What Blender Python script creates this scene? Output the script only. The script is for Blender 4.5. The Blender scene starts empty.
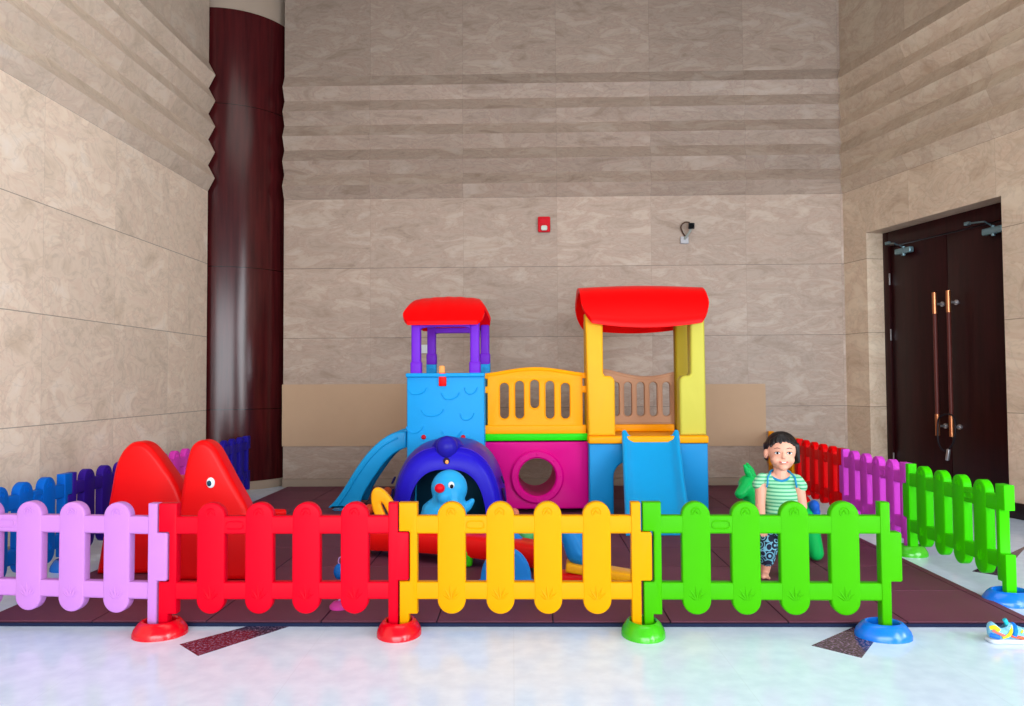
import bpy, bmesh, math, random
from mathutils import Vector, Matrix, Quaternion
random.seed(7)
scene = bpy.context.scene
COL = scene.collection
PI = math.pi
R = math.radians

# ------------------------------------------------------------------ camera
F = 785.0                      # focal length in pixels of the 1024 px wide frame
CAM_H = 1.05
PITCH = math.atan(28.3 / F)
ROLL = 0.0060
cam_d = bpy.data.cameras.new('camera')
cam_d.sensor_width = 36.0
cam_d.lens = F * 36.0 / 1024.0
cam_d.clip_end = 100
cam = bpy.data.objects.new('camera', cam_d)
COL.objects.link(cam)
CM = Matrix.Rotation(PI / 2 + PITCH, 4, 'X') @ Matrix.Rotation(-ROLL, 4, 'Z')
CM = Matrix.Translation((0, 0, CAM_H)) @ CM
cam.matrix_world = CM
scene.camera = cam

def ray(px, py):
    d = Vector(((px - 512) / F, (353 - py) / F, -1))
    return (CM.to_3x3() @ d)
def at(px, py, Y):             # photo pixel -> point at distance Y
    d = ray(px, py)
    return Vector((0, 0, CAM_H)) + d * (Y / d.y)
def ground(px, py, z=0.0):     # photo pixel -> point at height z
    d = ray(px, py)
    return Vector((0, 0, CAM_H)) + d * ((z - CAM_H) / d.z)

# ------------------------------------------------------------------ world, lights, exposure
w = bpy.data.worlds.new('daylight'); scene.world = w
w.use_nodes = True
wn = w.node_tree.nodes['Background']
wn.inputs[0].default_value = (0.80, 0.90, 1.0, 1)
wn.inputs[1].default_value = 0.28

def area(name, loc, target, sx, sy, power, color):
    l = bpy.data.lights.new(name, 'AREA'); l.shape = 'RECTANGLE'
    l.size = sx; l.size_y = sy; l.energy = power; l.color = color
    o = bpy.data.objects.new(name, l); COL.objects.link(o)
    o.location = loc
    o.rotation_euler = (Vector(target) - Vector(loc)).to_track_quat('-Z', 'Z').to_euler()
    return o
area('facade_daylight', (-0.6, -3.5, 1.6), (-0.6, 4, -0.3), 7.0, 2.9, 345, (0.90, 0.95, 1.0))
area('right_fill_light', (5.1, -0.9, 1.7), (-3.0, 4.2, 0.6), 4.0, 3.0, 270, (0.88, 0.94, 1.0))  # added fill out of view on the right, brightens the left wall
area('side_window_daylight', (4.55, 2.3, 1.35), (-2.6, 7.7, 1.4), 0.35, 2.1, 34, (0.80, 0.90, 1.0))
area('ceiling_lamp_light', (0.3, 3.4, 5.1), (0.3, 3.9, 0), 4.0, 3.0, 40, (1.0, 0.95, 0.88))

scene.view_settings.view_transform = 'Standard'
scene.view_settings.look = 'None'
scene.view_settings.gamma = 1
scene.view_settings.use_curve_mapping = False
scene.view_settings.exposure = 0.95
scene.cycles.max_bounces = 8
scene.cycles.diffuse_bounces = 5

# ------------------------------------------------------------------ materials
def srgb(r, g, b):
    f = lambda c: (c / 255 / 12.92) if c / 255 <= 0.04045 else ((c / 255 + 0.055) / 1.055) ** 2.4
    return (f(r), f(g), f(b), 1)
MATS = {}
def plastic(name, rgb, rough=0.42, spec=0.12, bump=0.0, metal=0.0, emit=0):
    if name in MATS: return MATS[name]
    m = bpy.data.materials.new(name); m.use_nodes = True
    nt = m.node_tree; b = nt.nodes['Principled BSDF']
    c = srgb(*rgb)
    tc = nt.nodes.new('ShaderNodeTexCoord'); n = nt.nodes.new('ShaderNodeTexNoise')
    n.inputs['Scale'].default_value = 9; nt.links.new(tc.outputs['Object'], n.inputs['Vector'])
    mx = nt.nodes.new('ShaderNodeMix'); mx.data_type = 'RGBA'
    mx.inputs[6].default_value = tuple(x * 0.94 for x in c[:3]) + (1,)
    mx.inputs[7].default_value = c
    nt.links.new(n.outputs['Fac'], mx.inputs[0]); nt.links.new(mx.outputs[2], b.inputs['Base Color'])
    b.inputs['Roughness'].default_value = rough
    b.inputs['Specular IOR Level'].default_value = spec
    b.inputs['Metallic'].default_value = metal
    if bump:
        n2 = nt.nodes.new('ShaderNodeTexNoise'); n2.inputs['Scale'].default_value = 160
        nt.links.new(tc.outputs['Object'], n2.inputs['Vector'])
        bp = nt.nodes.new('ShaderNodeBump'); bp.inputs['Strength'].default_value = bump; bp.inputs['Distance'].default_value = 0.002
        nt.links.new(n2.outputs['Fac'], bp.inputs['Height']); nt.links.new(bp.outputs['Normal'], b.inputs['Normal'])
    MATS[name] = m
    return m

def mathn(nt, op, a, b=None, clamp=False):
    n = nt.nodes.new('ShaderNodeMath'); n.operation = op; n.use_clamp = clamp
    for i, v in enumerate((a, b)):
        if v is None: continue
        if isinstance(v, (int, float)): n.inputs[i].default_value = v
        else: nt.links.new(v, n.inputs[i])
    return n.outputs[0]

def stone(name, x0, px, zs=1.3, base=(186, 163, 141), dark=(150, 126, 105), light=(208, 190, 168)):
    """polished beige marble slabs; slab joints at x0 + k*px along the wall and every 0.708 m up"""
    m = bpy.data.materials.new(name); m.use_nodes = True
    nt = m.node_tree; L = nt.links; N = nt.nodes; b = N['Principled BSDF']
    tc = N.new('ShaderNodeTexCoord'); sep = N.new('ShaderNodeSeparateXYZ'); L.new(tc.outputs['Object'], sep.inputs[0])
    X, Z = sep.outputs[0], sep.outputs[2]
    u = mathn(nt, 'DIVIDE', mathn(nt, 'SUBTRACT', X, x0), px)
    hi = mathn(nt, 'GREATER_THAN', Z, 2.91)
    v1 = mathn(nt, 'DIVIDE', mathn(nt, 'SUBTRACT', Z, 0.082), 0.707)
    v2 = mathn(nt, 'DIVIDE', mathn(nt, 'SUBTRACT', Z, 2.91), 0.1265)
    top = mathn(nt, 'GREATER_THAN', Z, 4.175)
    v3 = mathn(nt, 'DIVIDE', mathn(nt, 'SUBTRACT', Z, 4.175), 0.95)
    def sw(a, c, t): # t ? c : a
        n = N.new('ShaderNodeMix'); n.data_type = 'FLOAT'
        L.new(t, n.inputs[0]); L.new(a, n.inputs[2]); L.new(c, n.inputs[3]); return n.outputs[0]
    v = sw(sw(v1, v2, hi), v3, top)
    # per slab tone
    fu = mathn(nt, 'FLOOR', u); fv = mathn(nt, 'FLOOR', v)
    cmb = N.new('ShaderNodeCombineXYZ'); L.new(fu, cmb.inputs[0]); L.new(mathn(nt, 'ADD', fv, mathn(nt, 'MULTIPLY', hi, 31)), cmb.inputs[1])
    wnz = N.new('ShaderNodeTexWhiteNoise'); wnz.noise_dimensions = '3D'; L.new(cmb.outputs[0], wnz.inputs['Vector'])
    # veins : slab-offset coordinates, stretched
    off = N.new('ShaderNodeVectorMath'); off.operation = 'SCALE'; off.inputs['Scale'].default_value = 7.3
    L.new(wnz.outputs['Color'], off.inputs[0])
    mp = N.new('ShaderNodeMapping'); L.new(tc.outputs['Object'], mp.inputs['Vector']); mp.inputs['Scale'].default_value = (0.9, 1.0, zs)
    ad = N.new('ShaderNodeVectorMath'); ad.operation = 'ADD'; L.new(mp.outputs[0], ad.inputs[0]); L.new(off.outputs[0], ad.inputs[1])
    n1 = N.new('ShaderNodeTexNoise'); n1.inputs['Scale'].default_value = 2.9; n1.inputs['Detail'].default_value = 9; n1.inputs['Roughness'].default_value = 0.62; n1.inputs['Distortion'].default_value = 0.9
    L.new(ad.outputs[0], n1.inputs['Vector'])
    cr = N.new('ShaderNodeValToRGB'); L.new(n1.outputs['Fac'], cr.inputs[0])
    e = cr.color_ramp.elements
    e[0].position = 0.30; e[0].color = srgb(*dark); e[1].position = 0.70; e[1].color = srgb(*light)
    k = cr.color_ramp.elements.new(0.47); k.color = srgb(*base)
    k = cr.color_ramp.elements.new(0.515); k.color = srgb(base[0]-5, base[1]-9, base[2]-9)
    k = cr.color_ramp.elements.new(0.56); k.color = srgb(base[0]+4, base[1]+4, base[2]+3)
    # fine veins
    n2 = N.new('ShaderNodeTexNoise'); n2.inputs['Scale'].default_value = 5.5; n2.inputs['Detail'].default_value = 8; n2.inputs['Distortion'].default_value = 1.4
    L.new(ad.outputs[0], n2.inputs['Vector'])
    vein = mathn(nt, 'ABSOLUTE', mathn(nt, 'SUBTRACT', n2.outputs['Fac'], 0.5))
    vein = mathn(nt, 'SUBTRACT', 1.0, mathn(nt, 'MULTIPLY', vein, 22), clamp=True)
    tone = mathn(nt, 'ADD', 0.93, mathn(nt, 'MULTIPLY', wnz.outputs['Value'], 0.13))
    tone = mathn(nt, 'SUBTRACT', tone, mathn(nt, 'MULTIPLY', vein, 0.11))
    # shade towards the top painted in: ribbed cornice and slabs over it darkened
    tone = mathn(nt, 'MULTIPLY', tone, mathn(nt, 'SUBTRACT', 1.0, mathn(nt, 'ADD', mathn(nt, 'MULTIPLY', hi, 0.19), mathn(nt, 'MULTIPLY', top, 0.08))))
    # joints
    def joint(c, wdt):
        f = mathn(nt, 'FRACT', c)
        d = mathn(nt, 'MINIMUM', f, mathn(nt, 'SUBTRACT', 1.0, f))
        return mathn(nt, 'LESS_THAN', d, wdt)
    jh = mathn(nt, 'MULTIPLY', joint(v1, 0.0045), mathn(nt, 'SUBTRACT', 1.0, hi))
    jv = mathn(nt, 'MULTIPLY', joint(u, 0.0022), 0.35)
    j = mathn(nt, 'MAXIMUM', jh, jv)
    tone = mathn(nt, 'MULTIPLY', tone, mathn(nt, 'SUBTRACT', 1.0, mathn(nt, 'MULTIPLY', j, 0.5)))
    mul = N.new('ShaderNodeVectorMath'); mul.operation = 'SCALE'; L.new(cr.outputs[0], mul.inputs[0]); L.new(tone, mul.inputs['Scale'])
    L.new(mul.outputs[0], b.inputs['Base Color'])
    b.inputs['Roughness'].default_value = 0.42
    b.inputs['Specular IOR Level'].default_value = 0.3
    return m

def wood(name, rgb1, rgb2, rough=0.25, joints=(), spec=0.35):
    m = bpy.data.materials.new(name); m.use_nodes = True
    nt = m.node_tree; L = nt.links; N = nt.nodes; b = N['Principled BSDF']
    tc = N.new('ShaderNodeTexCoord'); mp = N.new('ShaderNodeMapping'); mp.inputs['Scale'].default_value = (9, 9, 0.7)
    L.new(tc.outputs['Object'], mp.inputs[0])
    n = N.new('ShaderNodeTexNoise'); n.inputs['Scale'].default_value = 3; n.inputs['Detail'].default_value = 8
    L.new(mp.outputs[0], n.inputs['Vector'])
    cr = N.new('ShaderNodeValToRGB'); L.new(n.outputs['Fac'], cr.inputs[0])
    cr.color_ramp.elements[0].position = 0.3; cr.color_ramp.elements[0].color = srgb(*rgb1)
    cr.color_ramp.elements[1].position = 0.7; cr.color_ramp.elements[1].color = srgb(*rgb2)
    out = cr.outputs[0]
    if joints:
        sep = N.new('ShaderNodeSeparateXYZ'); L.new(tc.outputs['Object'], sep.inputs[0])
        acc = None
        for z in joints:
            d = mathn(nt, 'LESS_THAN', mathn(nt, 'ABSOLUTE', mathn(nt, 'SUBTRACT', sep.outputs[2], z)), 0.004)
            acc = d if acc is None else mathn(nt, 'MAXIMUM', acc, d)
        s = N.new('ShaderNodeVectorMath'); s.operation = 'SCALE'; L.new(out, s.inputs[0])
        L.new(mathn(nt, 'SUBTRACT', 1.0, mathn(nt, 'MULTIPLY', acc, 0.7)), s.inputs['Scale']); out = s.outputs[0]
    L.new(out, b.inputs['Base Color'])
    b.inputs['Roughness'].default_value = rough
    b.inputs['Specular IOR Level'].default_value = spec
    return m

# ------------------------------------------------------------------ mesh helpers
def link(name, me, mat, parent=None, loc=None):
    o = bpy.data.objects.new(name, me); COL.objects.link(o)
    if mat is not None and not me.materials: me.materials.append(mat)
    if parent is not None: o.parent = parent
    if loc is not None: o.location = loc
    return o
def obj(name, bm, mat, parent=None, smooth=True, angle=35, loc=None):
    me = bpy.data.meshes.new(name)
    bmesh.ops.recalc_face_normals(bm, faces=bm.faces[:])
    if smooth:
        for f in bm.faces: f.smooth = True
        for e in bm.edges:
            if len(e.link_faces) == 2 and e.calc_face_angle(0) > R(angle): e.smooth = False
    bm.to_mesh(me); bm.free()
    return link(name, me, mat, parent, loc)
def thing(name, label, cat, loc=(0, 0, 0), rz=0.0, group=None):
    o = bpy.data.objects.new(name, None); COL.objects.link(o)
    o.location = loc; o.rotation_euler = (0, 0, rz); o.empty_display_size = 0.1
    o['label'] = label; o['category'] = cat
    if group: o['group'] = group
    return o
def tag(o, label, cat, group=None):
    o['label'] = label; o['category'] = cat
    if group: o['group'] = group
    return o
def box(bm, c, s, bev=0.0, seg=2, rot=None):
    M = Matrix.Translation(c)
    if rot is not None: M = M @ rot.to_4x4()
    r = bmesh.ops.create_cube(bm, size=1.0, matrix=M @ Matrix.Diagonal((s[0], s[1], s[2], 1)))
    if bev:
        es = list({e for v in r['verts'] for e in v.link_edges})
        bmesh.ops.bevel(bm, geom=es, offset=bev, segments=seg, profile=0.5, affect='EDGES')
    return bm
def B(): return bmesh.new()
def merge(bm, me, M=None):
    t = bmesh.new(); t.from_mesh(me)
    if M is not None: bmesh.ops.transform(t, matrix=M, verts=t.verts)
    tmp = bpy.data.meshes.new('tmp'); t.to_mesh(tmp); t.free()
    bm.from_mesh(tmp); bpy.data.meshes.remove(tmp)
UP = Matrix.Rotation(PI / 2, 4, 'X')
def plate(loops, thick, bev=0.006, M=UP, res=2):
    """filled outline with holes, extruded to thick and rounded; outline x,y -> x,z (front face towards -y)"""
    cu = bpy.data.curves.new('c', 'CURVE'); cu.dimensions = '2D'; cu.fill_mode = 'BOTH'
    cu.extrude = max(thick / 2 - bev, 0.0001); cu.bevel_depth = bev; cu.bevel_resolution = res; cu.offset = -bev
    for lp in loops:
        s = cu.splines.new('POLY'); s.points.add(len(lp) - 1)
        for p, q in zip(s.points, lp): p.co = (q[0], q[1], 0, 1)
        s.use_cyclic_u = True
    o = bpy.data.objects.new('c', cu); COL.objects.link(o)
    dg = bpy.context.evaluated_depsgraph_get()
    me = bpy.data.meshes.new_from_object(o.evaluated_get(dg))
    COL.objects.unlink(o); bpy.data.objects.remove(o); bpy.data.curves.remove(cu)
    bm = bmesh.new(); bm.from_mesh(me); bpy.data.meshes.remove(me)
    bmesh.ops.remove_doubles(bm, verts=bm.verts, dist=1e-5)
    bmesh.ops.transform(bm, matrix=M, verts=bm.verts)
    return bm
def T(bm, M):
    bmesh.ops.transform(bm, matrix=M, verts=bm.verts); return bm
def join(*bms):
    a = bms[0]
    for b in bms[1:]:
        tmp = bpy.data.meshes.new('tmp'); b.to_mesh(tmp); b.free(); a.from_mesh(tmp); bpy.data.meshes.remove(tmp)
    return a
def rrect(x0, y0, x1, y1, r, n=5, rs=None):
    rs = rs or (r, r, r, r)      # bl, br, tr, tl
    out = []
    for (cx, cy, a0, rr) in ((x0, y0, PI, rs[0]), (x1, y0, 1.5 * PI, rs[1]), (x1, y1, 0, rs[2]), (x0, y1, PI / 2, rs[3])):
        sx = 1 if cx == x0 else -1; sy = 1 if cy == y0 else -1
        for i in range(n + 1):
            a = a0 + PI / 2 * i / n
            out.append((cx + sx * rr + rr * math.cos(a), cy + sy * rr + rr * math.sin(a)))
    return out
def circle(cx, cy, r, n=32, ry=None):
    return [(cx + r * math.cos(2 * PI * i / n), cy + (ry or r) * math.sin(2 * PI * i / n)) for i in range(n)]
def spline(pts, n=8, closed=False):
    out = []; m = len(pts)
    rng = range(m if closed else m - 1)
    for i in rng:
        g = lambda k: Vector(pts[k % m]) if closed else Vector(pts[max(0, min(m - 1, k))])
        p0, p1, p2, p3 = g(i - 1), g(i), g(i + 1), g(i + 2)
        for j in range(n):
            t = j / n
            out.append(0.5 * ((2 * p1) + (-p0 + p2) * t + (2 * p0 - 5 * p1 + 4 * p2 - p3) * t * t + (-p0 + 3 * p1 - 3 * p2 + p3) * t ** 3))
    if not closed: out.append(Vector(pts[-1]))
    return out
def tube(bm, pts, r, n=10, closed=False, flat=1.0):
    pts = [Vector(p) for p in pts]; m = len(pts); rings = []
    rr = r if isinstance(r, (list, tuple)) else [r] * m
    up = Vector((0, 0, 1)); prev = None
    for i, p in enumerate(pts):
        if closed: t = pts[(i + 1) % m] - pts[i - 1]
        else: t = pts[min(i + 1, m - 1)] - pts[max(i - 1, 0)]
        t.normalize()
        if prev is None:
            a = t.cross(up)
            if a.length < 0.1: a = t.cross(Vector((1, 0, 0)))
        else: a = prev - t * prev.dot(t)
        a.normalize(); prev = a; b = t.cross(a)
        rings.append([bm.verts.new(p + (a * math.cos(2 * PI * k / n) + b * math.sin(2 * PI * k / n) * flat) * rr[i]) for k in range(n)])
    for i in range(m if closed else m - 1):
        A, Bq = rings[i], rings[(i + 1) % m]
        for k in range(n): bm.faces.new((A[k], A[(k + 1) % n], Bq[(k + 1) % n], Bq[k]))
    if not closed:
        bm.faces.new(rings[0][::-1]); bm.faces.new(rings[-1])
    return bm
def lathe(bm, prof, c=(0, 0, 0), n=32, a0=0.0, a1=2 * PI, sy=1.0, M=None):
    full = abs(a1 - a0 - 2 * PI) < 1e-6
    rings = []; cnt = n if full else n + 1; vs = []
    for k in range(cnt):
        a = a0 + (a1 - a0) * k / n
        rings.append([bm.verts.new((c[0] + r * math.cos(a), c[1] + r * math.sin(a) * sy, c[2] + z)) for r, z in prof])
    for k in range(n):
        A, Bq = rings[k], rings[(k + 1) % cnt]
        for i in range(len(prof) - 1):
            try: bm.faces.new((A[i], Bq[i], Bq[i + 1], A[i + 1]))
            except ValueError: pass
    bmesh.ops.remove_doubles(bm, verts=bm.verts, dist=1e-6)
    if M is not None: T(bm, M)
    return bm
def ell(c, s, sub=3, rot=None):
    bm = bmesh.new()
    M = Matrix.Translation(c)
    if rot is not None: M = M @ rot.to_4x4()
    bmesh.ops.create_icosphere(bm, subdivisions=sub, radius=1.0, matrix=M @ Matrix.Diagonal((s[0], s[1], s[2], 1)))
    return bm
def cap(p0, p1, r0, r1):
    bm = bmesh.new()
    bmesh.ops.create_icosphere(bm, subdivisions=2, radius=r0, matrix=Matrix.Translation(p0))
    bmesh.ops.create_icosphere(bm, subdivisions=2, radius=r1, matrix=Matrix.Translation(p1))
    r = bmesh.ops.convex_hull(bm, input=bm.verts)
    bmesh.ops.delete(bm, geom=list({g for g in r['geom_interior'] + r['geom_unused'] if isinstance(g, bmesh.types.BMVert)}), context='VERTS')
    return bm
def fuse(parts, voxel=0.006, smooth=6):
    """union of overlapping solids as one continuous smooth surface"""
    bm = join(*parts)
    me = bpy.data.meshes.new('f'); bm.to_mesh(me); bm.free()
    o = bpy.data.objects.new('f', me); COL.objects.link(o)
    rm = o.modifiers.new('r', 'REMESH'); rm.mode = 'VOXEL'; rm.voxel_size = voxel; rm.use_smooth_shade = True
    if smooth:
        sm = o.modifiers.new('s', 'SMOOTH'); sm.factor = 0.5; sm.iterations = smooth
    dg = bpy.context.evaluated_depsgraph_get()
    out = bpy.data.meshes.new_from_object(o.evaluated_get(dg))
    COL.objects.unlink(o); bpy.data.objects.remove(o); bpy.data.meshes.remove(me)
    b2 = bmesh.new(); b2.from_mesh(out); bpy.data.meshes.remove(out)
    return b2
def copy_tree(o, parent=None):
    c = o.copy(); COL.objects.link(c)
    if parent is not None: c.parent = parent
    for ch in [x for x in COL.objects if x.parent == o]: copy_tree(ch, c)
    return c

# ------------------------------------------------------------------ the room
ZT = 5.3                                                   # ceiling height
CR = Vector((3.32, 7.80, 0))                               # back right corner
CL = Vector((-2.31, 7.927, 0))                             # left end of the back wall
WL = Vector((-2.94, 7.55, 0))                              # far end of the left wall
prof = [(0, 0.0), (0, 2.91)]
for k in range(5):
    prof += [(-0.067, 2.91 + k * 0.253 + 0.1265), (0, 2.91 + (k + 1) * 0.253)]
prof += [(0, ZT)]
TH = 0.30
def wall_run(bm, x0, x1, zlo=0.0, zhi=ZT, thick=TH):
    """room-side face at local y = 0 facing -y, cornice teeth sticking out; x along the wall"""
    pr = [(0, zlo)] + [p for p in prof if zlo < p[1] < zhi] + [(0, zhi)] + [(thick, zhi), (thick, zlo)]
    a = [bm.verts.new((x0, y, z)) for y, z in pr]; b = [bm.verts.new((x1, y, z)) for y, z in pr]
    n = len(pr)
    for i in range(n): bm.faces.new((a[i], a[(i + 1) % n], b[(i + 1) % n], b[i]))
    bm.faces.new(a[::-1]); bm.faces.new(b)
def structure(o): o['kind'] = 'structure'; return o
def frame_of(origin, xdir):                                 # local x along xdir, local -y into the room
    x = Vector(xdir).normalized(); z = Vector((0, 0, 1)); y = z.cross(x)
    M = Matrix((x, y, z)).transposed().to_4x4(); M.translation = origin
    return M
# back wall: local x runs from the left end to the right corner
mb = frame_of(CL, CR - CL); LB = (CR - CL).length
bm = B(); wall_run(bm, 0, LB + 0.02)
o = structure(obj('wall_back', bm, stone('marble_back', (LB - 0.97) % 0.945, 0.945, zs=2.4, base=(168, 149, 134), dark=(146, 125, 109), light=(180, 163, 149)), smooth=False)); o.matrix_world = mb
# left wall: local x runs from near to far
ld = Vector((0.023, 1, 0)).normalized(); LL = 11.3
ml = frame_of(WL - ld * LL, ld)
bm = B(); wall_run(bm, 0, LL, thick=0.22)
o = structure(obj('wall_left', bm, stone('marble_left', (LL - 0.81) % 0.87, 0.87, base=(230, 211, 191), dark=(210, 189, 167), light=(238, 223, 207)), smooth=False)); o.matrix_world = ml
# right wall: local x runs from the corner towards the camera
rd = Vector((0.241, -1, 0)).normalized(); LR = 11.2
mr = frame_of(CR, rd)
D0, D1, DH, REC = 0.336, 1.875, 2.45, 0.19
bm = B()
wall_run(bm, 0, D0, 0, DH); wall_run(bm, D1, LR, 0, DH); wall_run(bm, 0, LR, DH, ZT)
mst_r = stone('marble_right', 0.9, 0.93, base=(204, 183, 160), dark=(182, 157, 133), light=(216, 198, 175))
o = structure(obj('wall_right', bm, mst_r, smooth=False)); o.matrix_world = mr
# walls behind the round column
bm = B(); box(bm, (-3.4, 9.2, ZT / 2), (3.0, 0.2, ZT)); box(bm, (-4.2, 8.3, ZT / 2), (0.2, 1.6, ZT))
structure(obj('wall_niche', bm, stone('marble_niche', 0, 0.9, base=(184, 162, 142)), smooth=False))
# plinths
pl = plastic('plinth_marble', (158, 140, 124), 0.4)
bm = B(); box(bm, (LB / 2 + 0.0, -0.011, 0.041), (LB, 0.022, 0.082), 0.003)
o = structure(obj('baseboard_back', bm, pl)); o.matrix_world = mb
bm = B(); box(bm, (LL / 2, -0.011, 0.041), (LL, 0.022, 0.082), 0.003)
o = structure(obj('baseboard_left', bm, pl)); o.matrix_world = ml
bm = B(); box(bm, ((D1 + LR) / 2, -0.011, 0.06), (LR - D1, 0.022, 0.12), 0.003); box(bm, (D0 / 2, -0.011, 0.041), (D0 - 0.03, 0.022, 0.082), 0.003)
o = structure(obj('baseboard_right', bm, plastic('dark_granite_skirting', (34, 26, 30), 0.25))); o.matrix_world = mr

# floor : polished white stone, dark granite inlays
m = bpy.data.materials.new('white_polished_floor'); m.use_nodes = True
nt = m.node_tree; b = nt.nodes['Principled BSDF']
tc = nt.nodes.new('ShaderNodeTexCoord'); n = nt.nodes.new('ShaderNodeTexNoise'); n.inputs['Scale'].default_value = 14; n.inputs['Detail'].default_value = 6
nt.links.new(tc.outputs['Object'], n.inputs['Vector'])
cr = nt.nodes.new('ShaderNodeValToRGB'); nt.links.new(n.outputs['Fac'], cr.inputs[0])
cr.color_ramp.elements[0].position = 0.35; cr.color_ramp.elements[0].color = srgb(200, 218, 240)
cr.color_ramp.elements[1].position = 0.65; cr.color_ramp.elements[1].color = srgb(211, 228, 248)
br = nt.nodes.new('ShaderNodeTexBrick'); br.offset = 0; br.inputs['Scale'].default_value = 1.0
br.inputs['Brick Width'].default_value = 0.8; br.inputs['Row Height'].default_value = 0.8; br.inputs['Mortar Size'].default_value = 0.0015
br.inputs['Mortar'].default_value = (0.93, 0.93, 0.93, 1); br.inputs['Color1'].default_value = (1, 1, 1, 1); br.inputs['Color2'].default_value = (1, 1, 1, 1)
nt.links.new(tc.outputs['Object'], br.inputs['Vector'])
mu = nt.nodes.new('ShaderNodeMix'); mu.data_type = 'RGBA'; mu.blend_type = 'MULTIPLY'; mu.inputs[0].default_value = 1
nt.links.new(cr.outputs[0], mu.inputs[6]); nt.links.new(br.outputs['Color'], mu.inputs[7])
nt.links.new(mu.outputs[2], b.inputs['Base Color'])
b.inputs['Roughness'].default_value = 0.14; b.inputs['Specular IOR Level'].default_value = 0.22
bm = B(); box(bm, (0.6, 3.1, -0.1), (11.6, 13.6, 0.2))
structure(obj('floor', bm, m, smooth=False))
g = bpy.data.materials.new('speckled_granite'); g.use_nodes = True
nt = g.node_tree; b = nt.nodes['Principled BSDF']
tc = nt.nodes.new('ShaderNodeTexCoord'); vo = nt.nodes.new('ShaderNodeTexNoise'); vo.inputs['Scale'].default_value = 90; vo.inputs['Detail'].default_value = 5
nt.links.new(tc.outputs['Object'], vo.inputs['Vector'])
cr = nt.nodes.new('ShaderNodeValToRGB'); nt.links.new(vo.outputs['Fac'], cr.inputs[0])
cr.color_ramp.elements[0].position = 0.5; cr.color_ramp.elements[0].color = srgb(52, 36, 60)
cr.color_ramp.elements[1].position = 0.68; cr.color_ramp.elements[1].color = srgb(150, 122, 146)
nt.links.new(cr.outputs[0], b.inputs['Base Color']); b.inputs['Roughness'].default_value = 0.15
bm = B()
for poly in ([(179.5, 644.5), (198, 656), (300, 623), (268, 621)], [(811.5, 645.6), (861.7, 658), (880, 634), (856, 626)], [(972, 571.4), (1000, 576), (1028, 545)]):
    top = [bm.verts.new(ground(x, y).to_2d().to_3d() + Vector((0, 0, 0.0012))) for x, y in poly]
    bot = [bm.verts.new(v.co - Vector((0, 0, 0.01))) for v in top]
    bm.faces.new(top); bm.faces.new(bot[::-1]); k = len(top)
    for i in range(k): bm.faces.new((top[i], bot[i], bot[(i + 1) % k], top[(i + 1) % k]))
structure(obj('trim_1', bm, g, smooth=False))
# ceiling
bm = B(); box(bm, (0.6, 3.1, ZT + 0.1), (11.6, 13.6, 0.2)); structure(obj('ceiling', bm, plastic('ceiling_paint', (110, 100, 92), 0.8), smooth=False))

# round dark wooden column with beige capital and base
CC = Vector((-2.99, 8.30, 0)); CRD = 0.68
zc = at(206, 7, CC.y - CRD).z
mw = wood('dark_red_lacquered_wood', (52, 13, 16), (74, 20, 22), 0.19, joints=(zc - 0.81 * 1.18, 2.19, 0.79))
col = thing('round_column', 'dark reddish brown wood clad round column in the back left corner', 'column', CC)
bm = B(); lathe(bm, [(CRD, 0.08), (CRD, zc)], n=96); obj('shaft', bm, mw, col, angle=60)
bm = B(); lathe(bm, [(0, zc), (CRD - 0.012, zc), (CRD - 0.012, ZT)], n=96); obj('capital', bm, plastic('beige_plaster', (160, 143, 127), 0.6), col, angle=60)
bm = B(); lathe(bm, [(CRD + 0.012, 0), (CRD + 0.012, 0.075), (CRD + 0.004, 0.082), (0, 0.082)], n=96); obj('base', bm, pl, col, angle=60)

# ------------------------------------------------------------------ double door in the right wall
dwood = wood('dark_door_wood', (32, 8, 10), (46, 13, 15), 0.34, spec=0.2)
brass = plastic('copper_brass', (196, 128, 88), 0.28, metal=0.9)
steel = plastic('pale_steel', (120, 150, 160), 0.35, metal=0.6)
chrome = plastic('silver_metal', (190, 190, 195), 0.3, metal=0.8)
mrd = mr @ Matrix.Translation((0, REC, 0))
dr = bpy.data.objects.new('door_1', None); COL.objects.link(dr); dr['kind'] = 'structure'; dr.matrix_world = mrd
bm = B(); fw = 0.075
box(bm, (D0 + fw / 2, 0.04, DH / 2), (fw, 0.10, DH), 0.004); box(bm, (D1 - fw / 2, 0.04, DH / 2), (fw, 0.10, DH), 0.004); box(bm, ((D0 + D1) / 2, 0.04, DH - 0.07), (D1 - D0 - 2 * fw, 0.10, 0.14), 0.004)
obj('door_frame', bm, dwood, dr)
mid = (D0 + D1) / 2
for a, c, hd in ((D0 + fw + 0.004, mid - 0.003, -1), (mid + 0.003, D1 - fw - 0.004, 1)):
    bm = B(); box(bm, ((a + c) / 2, 0.035, (DH - 0.145) / 2 + 0.003), (c - a, 0.045, DH - 0.152), 0.004)
    lf = obj('door_leaf', bm, dwood, dr)
    hx = mid + 0.02 + hd * 0.078
    bm = B(); tube(bm, [(hx, -0.075, 0.74), (hx, -0.075, 1.62)], 0.017, 16); hb = obj('pull_handle', bm, plastic('handle_wood', (92, 44, 40), 0.3), lf)
    for z0, z1 in ((0.56, 0.745), (1.615, 1.80)):
        bm = B(); tube(bm, [(hx, -0.075, z0), (hx, -0.075, z1)], 0.0195, 16); e = obj('brass_end', bm, brass, lf); e['label'] = 'brass coloured handle end'
    bm = B()
    for z in (0.64, 1.70):
        tube(bm, [(hx, -0.073, z), (hx, 0.014, z)], 0.010, 12); tube(bm, [(hx, -0.0, z), (hx, 0.013, z)], 0.022, 16)
    obj('standoff', bm, chrome, lf)
bm = B()
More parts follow.
